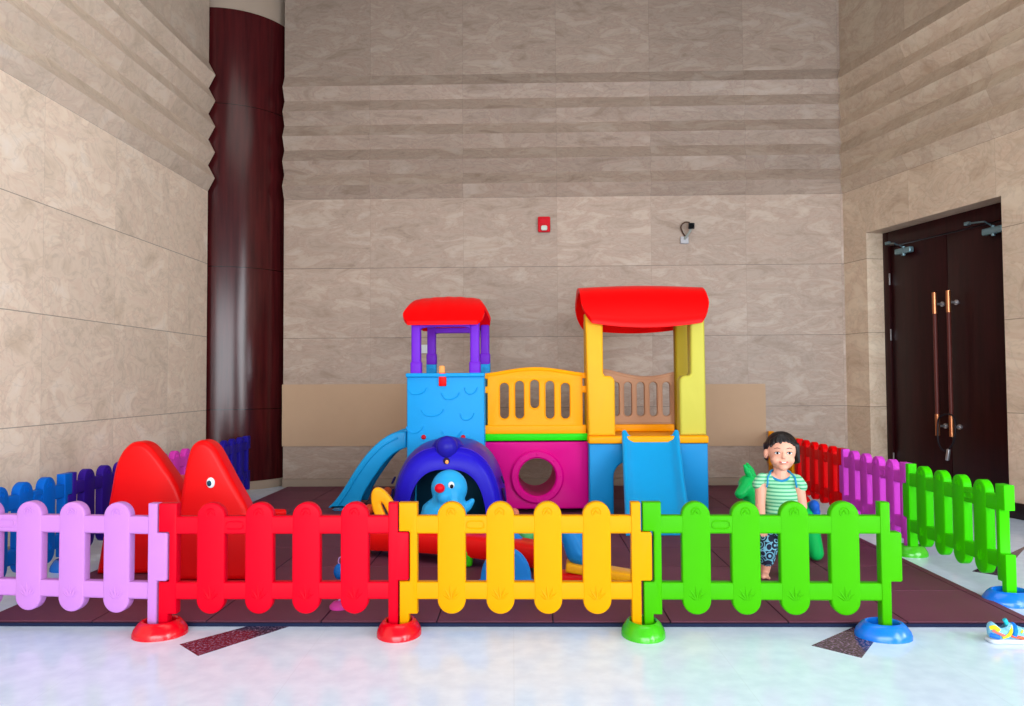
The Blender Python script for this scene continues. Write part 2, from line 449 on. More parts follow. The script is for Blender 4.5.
for z in (2.0, 1.47, 0.3): box(bm, (D0 + fw + 0.001, -0.002, z), (0.010, 0.014, 0.11), 0.003)
obj('hinge', bm, chrome, dr)
# cable lock hanging between the handles
bm = B(); pts = spline([(mid - 0.07, -0.115, 0.66), (mid - 0.05, -0.13, 0.50), (mid + 0.03, -0.13, 0.44), (mid + 0.12, -0.125, 0.55), (mid + 0.11, -0.115, 0.72), (mid + 0.03, -0.115, 0.75), (mid - 0.05, -0.115, 0.72)], 8, True)
pts = [mrd @ (p + Vector((0.06, 0, 0.0))) for p in pts]; tube(bm, pts, 0.008, 8, True)
lk = thing('cable_lock', 'dark cable lock looped through the two long door handles', 'lock', mrd @ Vector((mid, -0.12, 0.44)))
o = obj('cable', bm, plastic('black_rubber', (28, 24, 30), 0.4)); o.parent = lk; o.matrix_parent_inverse = Matrix.Translation(-lk.location)
bm = B(); box(bm, (0.05, -0.01, -0.03), (0.028, 0.026, 0.10), 0.008, 3, Matrix.Rotation(R(12), 3, 'Y'))
T(bm, Matrix.Translation(-lk.location) @ mrd @ Matrix.Translation((mid + 0.06, -0.12, 0.44))); o = obj('lock_body', bm, chrome, lk); o['label'] = 'silver lock cylinder'
# door closers
def closer(xb, zb, xa, za, label):
    t = thing('door_closer', label, 'door closer', mrd @ Vector((xb, 0, zb)))
    t.rotation_euler = mrd.to_euler()
    bm = B(); box(bm, (0, -0.024, 0), (0.20, 0.05, 0.055), 0.012, 3); tube(bm, [(0.0, -0.03, -0.045), (0.0, -0.03, 0.04)], 0.016, 12); obj('closer_body', bm, steel, t)
    bm = B(); e = (xa - xb, -0.06, za - zb)
    tube(bm, [(0.0, -0.045, 0.04), (0.09 if xa < xb else 0.1, -0.20, 0.045), (e[0], -0.03, e[2])], 0.007, 8); box(bm, (e[0], -0.025, e[2]), (0.05, 0.03, 0.03), 0.006)
    obj('closer_arm', bm, steel, t)
closer(D0 + 0.30, 2.235, D0 + 0.09, 2.34, 'pale steel door closer above the left door leaf')
closer(D1 - 0.24, 2.235, D1 - 0.50, 2.34, 'pale steel door closer above the right door leaf')

# ------------------------------------------------------------------ things on the back wall
def onwall(px, py, off=0.0):
    """point on the back wall seen at this pixel, in the wall's frame"""
    d = ray(px, py); nrm = mb.to_3x3() @ Vector((0, -1, 0))
    t = (CL - Vector((0, 0, CAM_H))).dot(nrm) / d.dot(nrm)
    p = Vector((0, 0, CAM_H)) + d * t
    q = mb.inverted() @ p; q.y = -off
    return q
def wall_thing(name, label, cat, px, py):
    t = thing(name, label, cat); M = mb.copy(); M.translation = mb @ onwall(px, py); t.matrix_world = M; return t
t = wall_thing('fire_alarm', 'small red fire alarm box on the marble back wall', 'fire alarm', 544, 225)
red_m = plastic('alarm_red', (200, 16, 34), 0.35)
obj('housing', T(plate([rrect(-0.062, -0.078, 0.062, 0.078, 0.014)], 0.045, 0.008), Matrix.Translation((0, -0.0235, 0))), red_m, t)
o = obj('strobe_lens', T(plate([rrect(-0.032, -0.066, 0.032, -0.015, 0.018)], 0.03, 0.008), Matrix.Translation((0, -0.052, 0))), plastic('alarm_lens', (196, 206, 196), 0.2), t); o['label'] = 'clear lens in lower half'
obj('sounder', T(plate([rrect(-0.04, 0.0, 0.04, 0.06, 0.006)], 0.01, 0.003), Matrix.Translation((0, -0.049, 0))), red_m, t)
t = wall_thing('security_camera', 'small black security camera on a bracket on the back wall', 'security camera', 687, 232)
bm = B(); box(bm, (-0.03, -0.013, -0.085), (0.08, 0.025, 0.07), 0.005); obj('wall_mount', bm, plastic('mount_grey', (176, 176, 180), 0.4), t)
bm = B(); tube(bm, spline([(-0.03, -0.02, -0.075), (0.0, -0.06, -0.03), (0.018, -0.075, 0.0), (0.022, -0.08, 0.02)], 5), 0.012, 10); obj('bracket_arm', bm, plastic('mount_pale', (150, 156, 150), 0.4), t)
bm = B(); box(bm, (0.028, -0.085, 0.045), (0.060, 0.075, 0.060), 0.007, 3, Matrix.Rotation(R(12), 3, 'X') @ Matrix.Rotation(R(-12), 3, 'Z')); cb = obj('camera_body', bm, plastic('camera_black', (26, 30, 32), 0.4), t)
bm = B(); lathe(bm, [(0, 0), (0.022, 0), (0.026, 0.01), (0.026, 0.02)], n=20, M=Matrix.Translation((0.022, -0.128, 0.036)) @ Matrix.Rotation(-PI / 2 + R(10), 4, 'X')); obj('lens', bm, plastic('lens_black', (8, 8, 10), 0.1), cb)
bm = B(); tube(bm, spline([(0.02, -0.05, 0.085), (-0.03, -0.04, 0.09), (-0.065, -0.03, 0.05), (-0.05, -0.02, 0.0), (-0.02, -0.02, -0.05)], 6), 0.0065, 8); obj('cable', bm, plastic('cable_brown', (70, 48, 34), 0.5), t)
t = wall_thing('wall_switch', 'small white switch plate on the back wall behind the purple tower posts', 'switch', 423.5, 349)
obj('plate', T(plate([rrect(-0.045, -0.043, 0.045, 0.043, 0.006)], 0.012, 0.003), Matrix.Translation((0, -0.006, 0))), plastic('switch_white', (214, 222, 226), 0.4), t)
bm = B(); box(bm, (0, -0.014, 0), (0.03, 0.006, 0.05), 0.002); obj('rocker', bm, plastic('switch_white', (214, 222, 226)), t)
cbm = plastic('cardboard', (186, 156, 128), 0.85, 0.1, bump=0.3)
def cardboard(xa, xb, label):
    a = onwall(xa, 384); c = onwall(xb, 384); zb = onwall((xa + xb) / 2, 446).z; zt = onwall((xa + xb) / 2, 384).z
    nx = 10; nz = 5
    bm = B()
    lo = [(a.x + (c.x - a.x) * i / nx) for i in range(nx + 1)]
    def yy(i, j): return -0.004 - 0.006 * abs(math.sin(i * 1.7 + j)) * (0.4 + 0.6 * (j / nz))
    fr = [[bm.verts.new((x, yy(i, j) - 0.006, zb + (zt - zb) * j / nz)) for j in range(nz + 1)] for i, x in enumerate(lo)]
    bk = [[bm.verts.new((x, yy(i, j), zb + (zt - zb) * j / nz)) for j in range(nz + 1)] for i, x in enumerate(lo)]
    for i in range(nx):
        for j in range(nz):
            bm.faces.new((fr[i][j], fr[i + 1][j], fr[i + 1][j + 1], fr[i][j + 1])); bm.faces.new((bk[i][j], bk[i][j + 1], bk[i + 1][j + 1], bk[i + 1][j]))
    rim = [(i, 0) for i in range(nx)] + [(nx, j) for j in range(nz)] + [(i, nz) for i in range(nx, 0, -1)] + [(0, j) for j in range(nz, 0, -1)]
    for k in range(len(rim)):
        (i, j), (p, q) = rim[k], rim[(k + 1) % len(rim)]
        bm.faces.new((fr[i][j], bk[i][j], bk[p][q], fr[p][q]))
    o = obj('cardboard_sheet', bm, cbm); o.matrix_world = mb
    tag(o, label, 'cardboard', 'cardboard sheets on the back wall')
cardboard(282.5, 470, 'wide brown cardboard sheet on the back wall between the column and the blue tower')
cardboard(690, 765, 'brown cardboard sheet on the back wall right of the yellow tower')

# ------------------------------------------------------------------ rubber mat of square tiles
mm = bpy.data.materials.new('maroon_rubber_tiles'); mm.use_nodes = True
nt = mm.node_tree; L = nt.links; b = nt.nodes['Principled BSDF']
tc = nt.nodes.new('ShaderNodeTexCoord'); sep = nt.nodes.new('ShaderNodeSeparateXYZ'); L.new(tc.outputs['Object'], sep.inputs[0])
def jn(c, wd):
    f = mathn(nt, 'FRACT', mathn(nt, 'DIVIDE', c, 0.5)); d = mathn(nt, 'MINIMUM', f, mathn(nt, 'SUBTRACT', 1.0, f)); return mathn(nt, 'LESS_THAN', d, wd)
j = mathn(nt, 'MAXIMUM', jn(sep.outputs[0], 0.006), jn(sep.outputs[1], 0.006))
cmb = nt.nodes.new('ShaderNodeCombineXYZ'); L.new(mathn(nt, 'FLOOR', mathn(nt, 'MULTIPLY', sep.outputs[0], 2)), cmb.inputs[0]); L.new(mathn(nt, 'FLOOR', mathn(nt, 'MULTIPLY', sep.outputs[1], 2)), cmb.inputs[1])
wz = nt.nodes.new('ShaderNodeTexWhiteNoise'); L.new(cmb.outputs[0], wz.inputs['Vector'])
ns = nt.nodes.new('ShaderNodeTexNoise'); ns.inputs['Scale'].default_value = 220; ns.inputs['Detail'].default_value = 3; L.new(tc.outputs['Object'], ns.inputs['Vector'])
nl = nt.nodes.new('ShaderNodeTexNoise'); nl.inputs['Scale'].default_value = 5; nl.inputs['Detail'].default_value = 6; L.new(tc.outputs['Object'], nl.inputs['Vector'])
tone = mathn(nt, 'ADD', 0.55, mathn(nt, 'MULTIPLY', wz.outputs['Value'], 0.16))
tone = mathn(nt, 'ADD', tone, mathn(nt, 'MULTIPLY', ns.outputs['Fac'], 0.4)); tone = mathn(nt, 'ADD', tone, mathn(nt, 'MULTIPLY', nl.outputs['Fac'], 0.35))
tone = mathn(nt, 'MULTIPLY', tone, mathn(nt, 'SUBTRACT', 1.0, mathn(nt, 'MULTIPLY', j, 0.6)))
sc_ = nt.nodes.new('ShaderNodeVectorMath'); sc_.operation = 'SCALE'; sc_.inputs[0].default_value = srgb(100, 47, 70)[:3]; L.new(tone, sc_.inputs['Scale'])
L.new(sc_.outputs[0], b.inputs['Base Color']); b.inputs['Roughness'].default_value = 0.62; b.inputs['Specular IOR Level'].default_value = 0.35
bp = nt.nodes.new('ShaderNodeBump'); bp.inputs['Strength'].default_value = 0.5; bp.inputs['Distance'].default_value = 0.004
L.new(mathn(nt, 'SUBTRACT', mathn(nt, 'MULTIPLY', ns.outputs['Fac'], 0.3), j), bp.inputs['Height']); L.new(bp.outputs['Normal'], b.inputs['Normal'])
yaw = -math.atan(0.0228); MZ = 0.022
mat0 = Vector((-2.33, 3.455, 0))
bm = B()
nx_, ny_ = 10, 10
for i in range(nx_):
    for k in range(ny_):
        xa, xb = i * 0.5, min((i + 1) * 0.5, 4.545); ya, yb = k * 0.5, min((k + 1) * 0.5, 4.36)
        if xb - xa < 0.02 or yb - ya < 0.02: continue
        box(bm, ((xa + xb) / 2, (ya + yb) / 2, 0.0183), (xb - xa - 0.003, yb - ya - 0.003, 0.0072), 0.003, 1)
o = obj('rubber_mat', bm, mm, smooth=False); o.location = mat0; o.rotation_euler = (0, 0, yaw)
bm = B(); box(bm, (2.2725, 2.18, 0.0075), (4.553, 4.368, 0.014)); u_ = obj('underlay', bm, plastic('navy_rubber', (22, 30, 58), 0.6), o); u_['label'] = 'dark navy edge under the tiles'
tag(o, 'maroon rubber play mat of square tiles inside the fence', 'mat')

# ------------------------------------------------------------------ fence panels
LP = 1.01
PX = (0.221, 0.424, 0.622, 0.825)
def picket_bm(x, back=0):
    w_ = 0.0585; z0, z1 = 0.0860, 0.548
    lp = [(x + w_ * math.cos(a), z0 + w_ + w_ * math.sin(a)) for a in [PI + PI * i / 14 for i in range(15)]]
    lp += [(x + w_ * math.cos(a), z1 - w_ + w_ * math.sin(a)) for a in [PI * i / 14 for i in range(15)]]
    bm = plate([lp], 0.046, 0.007)
    for s in (-1, 1):
        y = s * 0.0225
        for k, a in enumerate((-58, -32, -6, 20, 48)):           # raised blades of grass
            p0 = Vector((x + 0.004 * (k - 2), y, 0.150)); ln = (0.030, 0.042, 0.048, 0.044, 0.032)[k]
            d = Vector((math.sin(R(a)), 0, math.cos(R(a))))
            ln *= 1.15; tube(bm, [p0, p0 + d * ln * 0.5, p0 + d * ln], [0.0055, 0.0045, 0.0015], 6)
        tube(bm, [(x + 0.019 * math.cos(a), y, 0.505 + 0.019 * math.sin(a)) for a in [R(-30) + R(250) * i / 12 for i in range(13)]], 0.0036, 6)
        tube(bm, [(x - 0.012, y, 0.498), (x - 0.002, y, 0.515), (x + 0.008, y, 0.500)], 0.0036, 6)
    return bm
PARTS = {}
def fence_meshes(rgbname, mat):
    def mk(name, bm):
        o = obj(name, bm, mat); me = o.data; COL.objects.unlink(o); bpy.data.objects.remove(o); return me
    d = {}
    d['picket'] = [mk('picket', picket_bm(x)) for x in PX]
    rt = plate([rrect(0.070, 0.417, 0.975, 0.491, 0.004)], 0.043, 0.006)
    for s in (-1, 1):
        lp = rrect(PX[0] + 0.065, 0.439, PX[1] - 0.065, 0.470, 0.0155)
        tube(rt, [(p[0], s * 0.0215, p[1]) for p in lp], 0.0035, 6, True)
    rb = plate([rrect(0.070, 0.146, 0.975, 0.217, 0.004)], 0.043, 0.006)
    d['rail'] = [mk('rail', rt), mk('rail', rb)]
    # left hinge end : tab above, thin post, tab below running down into the foot
    lp = [(0.002, 0.546), (0.078, 0.546), (0.078, 0.087), (0.043, 0.087), (0.043, 0.041), (0.004, 0.041), (0.004, 0.220), (0.044, 0.220), (0.047, 0.226), (0.047, 0.420), (0.043, 0.427), (0.002, 0.427)]
    pl_ = plate([lp], 0.050, 0.006)
    lp = [(0.967, 0.546), (1.004, 0.546), (1.007, 0.542), (1.007, 0.424), (1.046, 0.424), (1.052, 0.418), (1.052, 0.230), (1.046, 0.224), (1.007, 0.224), (1.007, 0.041), (0.967, 0.041)]
    pr_ = plate([lp], 0.050, 0.006)
    d['hinge_post'] = [mk('hinge_post', pl_), mk('hinge_post', pr_)]
    return d
FC = {}
def fence_panel(colname, rgb, p0, p1, label, pickets=(0, 1, 2, 3)):
    """joint to joint; the panel keeps its real length and points from p0 to p1"""
    if colname not in FC: FC[colname] = fence_meshes(colname, plastic('fence_' + colname, rgb, 0.42, 0.07))
    d = FC[colname]; v = Vector(p1) - Vector(p0)
    t = thing('picket_fence', label, 'fence', (p0[0], p0[1], 0), math.atan2(v.y, v.x), 'plastic picket fence panels')
    for k in pickets: link('picket', d['picket'][k], None, t)
    for me in d['rail']: link('rail', me, None, t)
    for me in d['hinge_post']: link('hinge_post', me, None, t)
    return t
def step(p, ang, l=LP): return (p[0] + l * math.cos(ang), p[1] + l * math.sin(ang))
J1 = (-1.4875, 3.338); J2 = (-0.4775, 3.322); J3 = (0.5355, 3.293); J4 = (1.548, 3.253)
J0 = step(J1, R(180 - 6.5))
fence_panel('pink', (186, 124, 198), J0, J1, 'pale pink fence panel at the front left beside the red one')
fence_panel('red', (206, 0, 30), J1, J2, 'crimson red fence panel in the front row')
fence_panel('yellow', (212, 145, 0), J2, J3, 'yellow fence panel in the middle of the front row')
fence_panel('green', (60, 163, 0), J3, J4, 'bright green fence panel in the front row before the child')
RA = R(90 - 2.1)
q0 = (2.338, 3.715); q1 = step(q0, RA); q2 = step(q1, RA); q3 = step(q2, RA); q4 = step(q3, R(90 - 5))
fence_panel('lime', (58, 196, 0), q0, q1, 'green fence panel of the right row, nearest the brown door')
fence_panel('magenta', (204, 66, 200), q1, q2, 'magenta fence panel in the right row')
fence_panel('scarlet', (225, 0, 6), q2, q3, 'scarlet fence panel of the right row behind the child')
fence_panel('amber', (225, 140, 0), q3, q4, 'amber fence panel behind the child\'s head, at the far end of the right row')
l0 = (-2.525, 3.475); LA = R(90)
l1 = step(l0, LA); l2 = step(l1, LA); l3 = step(l2, LA); l4 = step(l3, LA)
fence_panel('blue', (4, 96, 196), l1, l0, 'blue fence panel of the left row behind the pale pink one')
fence_panel('purple', (52, 22, 140), l2, l1, 'dark purple fence panel of the left row left of the red slide')
fence_panel('orchid', (215, 60, 180), l3, l2, 'pink fence panel of the left row behind the red slide')
fence_panel('indigo', (38, 28, 150), l4, l3, 'indigo blue fence panel beside the dark column')
def foot(colname, rgb, p, a, b_, rz, label):
    bm = B(); n = 40
    prof_ = [(1.0, 0.0), (1.0, 0.014), (0.95, 0.028), (0.80, 0.050), (0.70, 0.060), (0.63, 0.062), (0.58, 0.058), (0.56, 0.039), (0, 0.039)]
    lathe(bm, [(r * a, z) for r, z in prof_], n=n, sy=b_ / a)
    for s in (-1, 1): box(bm, (s * a * 0.78, 0, 0.034), (a * 0.16, b_ * 0.3, 0.014), 0.004)
    m_ = plastic('foot_' + colname, rgb, 0.22, 0.5)
    t = thing('fence_stand', label, 'fence foot', (p[0], p[1], 0), rz, 'plastic fence feet')
    obj('base', bm, m_, t)
    bm = B(); lathe(bm, [(0.020, 0.0385), (0.020, 0.0402), (0.046, 0.0402), (0.046, 0.0385)], n=24, sy=0.8); obj('socket', bm, m_, t)
foot('red', (206, 0, 24), (J1[0] + 0.006, J1[1] - 0.008), 0.110, 0.104, R(20), 'red fence foot between the pink and the red front panels')
foot('red', (206, 0, 24), (J2[0], J2[1] - 0.008), 0.092, 0.116, 0, 'red fence foot between the red and the yellow front panels')
foot('green', (62, 176, 22), (J3[0], J3[1] - 0.008), 0.090, 0.116, 0, 'green fence foot between the yellow and the green front panels')
foot('blue', (12, 112, 218), (J4[0] - 0.040, J4[1] - 0.010), 0.110, 0.092, R(-12), 'blue fence foot below the right end of the front row')
foot('blue', (12, 112, 218), (q0[0] - 0.015, q0[1] + 0.0), 0.125, 0.1, R(5), 'blue fence foot at the near end of the right row above the shoe')
foot('green', (70, 200, 30), q1, 0.095, 0.085, 0, 'green fence foot between the green and magenta right panels')
foot('magenta', (200, 60, 190), q2, 0.09, 0.085, 0, 'magenta fence foot under the right row beside the scarlet panel')
foot('scarlet', (230, 14, 20), q3, 0.09, 0.085, 0, 'scarlet fence foot behind the child, mostly hidden')
foot('blue', (12, 112, 218), l1, 0.09, 0.085, 0, 'blue fence foot under the left row between blue and purple panels')
foot('indigo', (50, 38, 180), l2, 0.09, 0.085, 0, 'indigo fence foot under the left row behind the red slide')

# ------------------------------------------------------------------ play structure
PS = thing('playset', 'plastic playset with two roofed towers, a bridge and slides against the back wall', 'playset', (0, 6.3, MZ))
def loc_(bm, x=0, y=0, z=0): return T(bm, Matrix.Translation((x, y, z)))
cyan = plastic('tower_cyan', (16, 156, 228), 0.45, 0.18, bump=0.1)
cyan2 = plastic('base_blue', (12, 146, 214), 0.42, 0.18)
slidec = plastic('slide_blue', (20, 160, 226), 0.35, 0.15)
yel = plastic('tower_yellow', (240, 176, 34), 0.42); lime_y = plastic('tower_lime_yellow', (200, 194, 78), 0.42)
oran = plastic('rail_orange', (250, 164, 2), 0.4); mag = plastic('panel_magenta', (214, 0, 132), 0.38)
grn = plastic('deck_green', (34, 214, 16), 0.4); roofr = plastic('roof_red', (250, 4, 8), 0.36)
purp = plastic('post_purple', (116, 38, 206), 0.4); tan = plastic('rail_tan', (192, 148, 116), 0.5)
def world_x(px, Y): return at(px, 400, Y).x
def world_z(py, Y, px=512): return at(px, py, Y).z - MZ
Y0 = 6.3
# --- left (cyan) tower, slightly turned
YA = 6.12
xl, xr = world_x(407, YA), world_x(484.6, YA); cx = (xl + xr) / 2; hw = (xr - xl) / 2
zt = world_z(373.6, YA, 446)
TA = thing('tmp', '', ''); COL.objects.unlink(TA); bpy.data.objects.remove(TA)
MA = Matrix.Translation((cx, YA - Y0, 0)) @ Matrix.Rotation(R(-3), 4, 'Z')
DA = 0.62
def pa(name, bm, mat, lab=None, angle=35):
    T(bm, MA); o = obj(name, bm, mat, PS, angle=angle)
    if lab: o['label'] = lab
    return o
bm = plate([rrect(-hw, 0.0, hw, zt, 0.03)], 0.05, 0.012)
for x0, z0, sx in ((-0.22, zt - 0.13, 0.15), (0.04, zt - 0.17, 0.14), (-0.1, zt - 0.30, 0.17), (0.17, zt - 0.33, 0.11), (-0.24, zt - 0.43, 0.13), (0.05, zt - 0.47, 0.15), (0.2, zt - 0.13, 0.1)):
    pts = [(x0 - sx / 2, 0.02), (x0 - sx / 3, -0.02), (x0, -0.03), (x0 + sx / 3, -0.012), (x0 + sx / 2, 0.022)]
    tube(bm, [(p[0], -0.026, z0 + p[1]) for p in spline([(a, c, 0) for a, c in pts], 4)], 0.006, 6)
box(bm, (0, -0.012, zt - 0.012), (hw * 2 + 0.012, 0.075, 0.034), 0.012, 3)
pa('tower_wall', bm, cyan, 'light blue wall with raised stone pattern')
for s in (-1, 1):
    bm = B(); box(bm, (s * (hw - 0.025), DA / 2, (zt - 0.02) / 2), (0.05, DA - 0.06, zt - 0.03), 0.012, 2); pa('tower_wall', bm, cyan)
bm = plate([rrect(-hw, 0.0, hw, 0.58, 0.03)], 0.04, 0.01); loc_(bm, 0, DA, 0); pa('tower_wall', bm, cyan)
bm = plate([rrect(-hw + 0.08, 0.58, hw - 0.08, zt + 0.015, 0.05)], 0.04, 0.01); loc_(bm, 0, DA, 0); pa('back_rail', bm, oran, 'orange back rail')
bm = B(); box(bm, (0, DA / 2, 0.60), (hw * 2 - 0.1, DA - 0.06, 0.04), 0.005); pa('deck', bm, grn)
zrb = world_z(324, YA, 446)
pz0 = zt - 0.005
for sx in (-1, 1):
    for yy in (0.0, DA):
        if yy > 0:
            bm = B(); box(bm, (sx * (hw - 0.07) + 0.025 * (yy > 0), yy - 0.0, zt + 0.03), (0.085, 0.07, 0.15), 0.012, 3)
            tube(bm, [(sx * (hw - 0.07) + 0.025 * (yy > 0), yy - 0.05, zt + 0.05), (sx * (hw - 0.07) + 0.025 * (yy > 0), yy - 0.025, zt + 0.05)], 0.01, 8); pa('post_socket', bm, cyan, 'light blue post socket')
        z0 = pz0 if yy == 0 else zt + 0.08
        bm = B(); box(bm, (sx * (hw - 0.072) + 0.025 * (yy > 0), yy, (z0 + zrb + 0.035) / 2), (0.072, 0.07, zrb + 0.035 - z0), 0.014, 3)
        box(bm, (sx * (hw - 0.072) + 0.025 * (yy > 0), yy, z0 + 0.05), (0.086, 0.08, 0.10), 0.014, 3)
        pa('post', bm, purp)
for yy, zz in ((0.0, zrb + 0.01), (DA, zrb + 0.0)):
    lp = [(-hw + 0.09, zz + 0.012), (hw - 0.09, zz + 0.012), (hw - 0.09, zz - 0.066), (hw - 0.12, zz - 0.042), (hw - 0.16, zz - 0.034), (-hw + 0.16, zz - 0.034), (-hw + 0.12, zz - 0.042), (-hw + 0.09, zz - 0.066)]
    bm = plate([lp], 0.05, 0.006); loc_(bm, 0, yy, 0); pa('header', bm, purp)
def roof(wd, dp, h, thick, droop, cz, ribs=0, inset=0.08, pw=1.7):
    """curved double-slope roof, ridge along x; lower edges rounded at the corners"""
    bm = B(); nu, nv = 36, 28; g0 = []; g1 = []
    for i in range(nu + 1):
        u = -1 + 2 * i / nu; a = []; c = []
        for k in range(nv + 1):
            v = -1 + 2 * k / nv; av = abs(v)
            e = wd / 2 - inset * (1 - av) ** 1.0 * 1.0 if av < 1 else wd / 2
            cr_ = max(0.0, av - 0.72) / 0.28
            x = u * (e - 0.07 * cr_ ** 2.2)
            y = v * dp / 2
            z = cz + h * (1 - av ** pw) - droop * av * (1 - u * u) + 0.02 * (1 - u * u) * (1 - av)
            if ribs: z += 0.004 * (0.5 + 0.5 * math.cos(u * PI * ribs)) * min(1, (1 - av) * 4)
            a.append(bm.verts.new((x, y, z))); c.append(bm.verts.new((x * 0.985, y * 0.985, z - thick)))
        g0.append(a); g1.append(c)
    for i in range(nu):
        for k in range(nv):
            bm.faces.new((g0[i][k], g0[i + 1][k], g0[i + 1][k + 1], g0[i][k + 1]))
            bm.faces.new((g1[i][k], g1[i][k + 1], g1[i + 1][k + 1], g1[i + 1][k]))
    rim = [(i, 0) for i in range(nu)] + [(nu, k) for k in range(nv)] + [(i, nv) for i in range(nu, 0, -1)] + [(0, k) for k in range(nv, 0, -1)]
    for q in range(len(rim)):
        (i, k), (p, s) = rim[q], rim[(q + 1) % len(rim)]
        bm.faces.new((g0[i][k], g1[i][k], g1[p][s], g0[p][s]))
    es = [e for e in bm.edges if e.calc_face_angle(0) > 0.9]
    bmesh.ops.bevel(bm, geom=es, offset=0.012, segments=2, affect='EDGES')
    return bm
ztop = world_z(298, YA + 0.3, 446)
bm = roof(0.69, 0.76, ztop - zrb - 0.03, 0.030, 0.0, zrb - 0.005, ribs=5, inset=0.10); loc_(bm, -0.012, DA / 2 - 0.03, 0.022); pa('roof', bm, roofr, angle=40)
bm = B(); box(bm, (0.01 - 0.03, -0.032, zt - 0.045), (0.058, 0.03, 0.105), 0.008, 3); pa('latch', bm, roofr, 'red latch clipped over the tower wall')
bm = B(); box(bm, (0.005 - 0.03, -0.030, zt + 0.032), (0.045, 0.04, 0.06), 0.012, 3); pa('latch_cap', bm, plastic('peach', (255, 170, 96)), 'peach coloured cap')
for px in (424, 463.5):
    X = world_x(px, YA) - cx; z = world_z(437, YA, px)
    bm = ell((X, -0.028, z), (0.019, 0.014, 0.019)); pa('bolt', bm, plastic('bolt_red', (200, 20, 40)), 'red bolt')
# curved side slide going left
slx = lambda px: world_x(px, 6.45)
slz = lambda py, px=380: max(0.0, world_z(py, 6.45, px))
up_ = [(409, 430), (398, 431), (385, 438), (372, 450), (360, 466), (349, 484), (340, 497), (332, 505)]
dn_ = [(362, 505), (368, 490), (378, 474), (390, 458), (400, 450), (409, 446)]
lp = [(slx(a), slz(c, a)) for a, c in up_ + dn_]
lp = [tuple(p)[:2] for p in spline([(a, c, 0) for a, c in lp[:8]], 4) + spline([(a, c, 0) for a, c in lp[8:]], 4)]
for yy in (0.02, 0.42):
    bm = plate([lp], 0.045, 0.014)
    rim_ = [(slx(a) + 0.02, -0.024, slz(c, a) - 0.045) for a, c in up_[1:-1]]
    tube(bm, spline(rim_, 4), 0.007, 8); loc_(bm, 0, yy, 0); obj('slide_side', bm, slidec, PS)
bm = B()
path = spline([(slx(a) + 0.03, 0, max(0.01, slz(c, a) - 0.09)) for a, c in up_], 4)
lo = []
for p in path: lo.append([bm.verts.new((p.x, 0.03, p.z)), bm.verts.new((p.x, 0.41, p.z)), bm.verts.new((p.x + 0.02, 0.41, max(0.0, p.z - 0.03))), bm.verts.new((p.x + 0.02, 0.03, max(0.0, p.z - 0.03)))])
for i in range(len(lo) - 1):
    for k in range(4): bm.faces.new((lo[i][k], lo[i][(k + 1) % 4], lo[i + 1][(k + 1) % 4], lo[i + 1][k]))
bm.faces.new(lo[0]); bm.faces.new(lo[-1][::-1])
obj('slide_bed', bm, slidec, PS)

# --- bridge : magenta panel with porthole, green deck edge, orange railing
YB = 6.20; yb = YB - Y0
xm0, xm1 = world_x(484.5, YB), world_x(587.5, YB); zm1 = world_z(441.5, YB, 536)
hc = (world_x(536.5, YB), world_z(476.5, YB, 536)); hr = 0.150
DB = 0.60
for yy, lab in ((yb, 'magenta panel with round porthole'), (yb + DB, None)):
    bm = plate([rrect(xm0, 0.03, xm1, zm1, 0.012), circle(hc[0], hc[1], hr, 48)], 0.05, 0.01, res=2); loc_(bm, 0, yy, 0)
    o = obj('bridge_panel', bm, mag, PS)
    if lab: o['label'] = lab
bm = B(); lathe(bm, [(hr - 0.004, 0.0), (hr - 0.004, -0.018), (hr + 0.008, -0.030), (hr + 0.045, -0.030), (hr + 0.058, -0.018), (hr + 0.058, 0.0)], n=64)
for k in range(8):
    a = 2 * PI * k / 8 + PI / 2
    join(bm, ell(((hr + 0.028) * math.cos(a), (hr + 0.028) * math.sin(a), -0.030), (0.007, 0.007, 0.005), 2))
T(bm, Matrix.Translation((hc[0], yb - 0.022, hc[1])) @ Matrix.Rotation(-PI / 2, 4, 'X')); T(bm, Matrix.Identity(4))
obj('porthole_ring', bm, mag, PS)
bm = B(); lathe(bm, [(hr, 0.0), (hr, DB), (hr + 0.012, DB), (hr + 0.012, 0)], n=48, M=Matrix.Translation((hc[0], yb, hc[1])) @ Matrix.Rotation(-PI / 2, 4, 'X')); obj('tunnel', bm, mag, PS)
zg0, zg1 = world_z(441, YB, 536), world_z(433.5, YB, 536)
bm = B(); box(bm, ((xm0 + xm1) / 2, yb + DB / 2, (zg0 + zg1) / 2 + 0.003), (xm1 - xm0 - 0.012, DB + 0.07, zg1 - zg0 - 0.004), 0.006); obj('bridge_deck', bm, grn, PS)
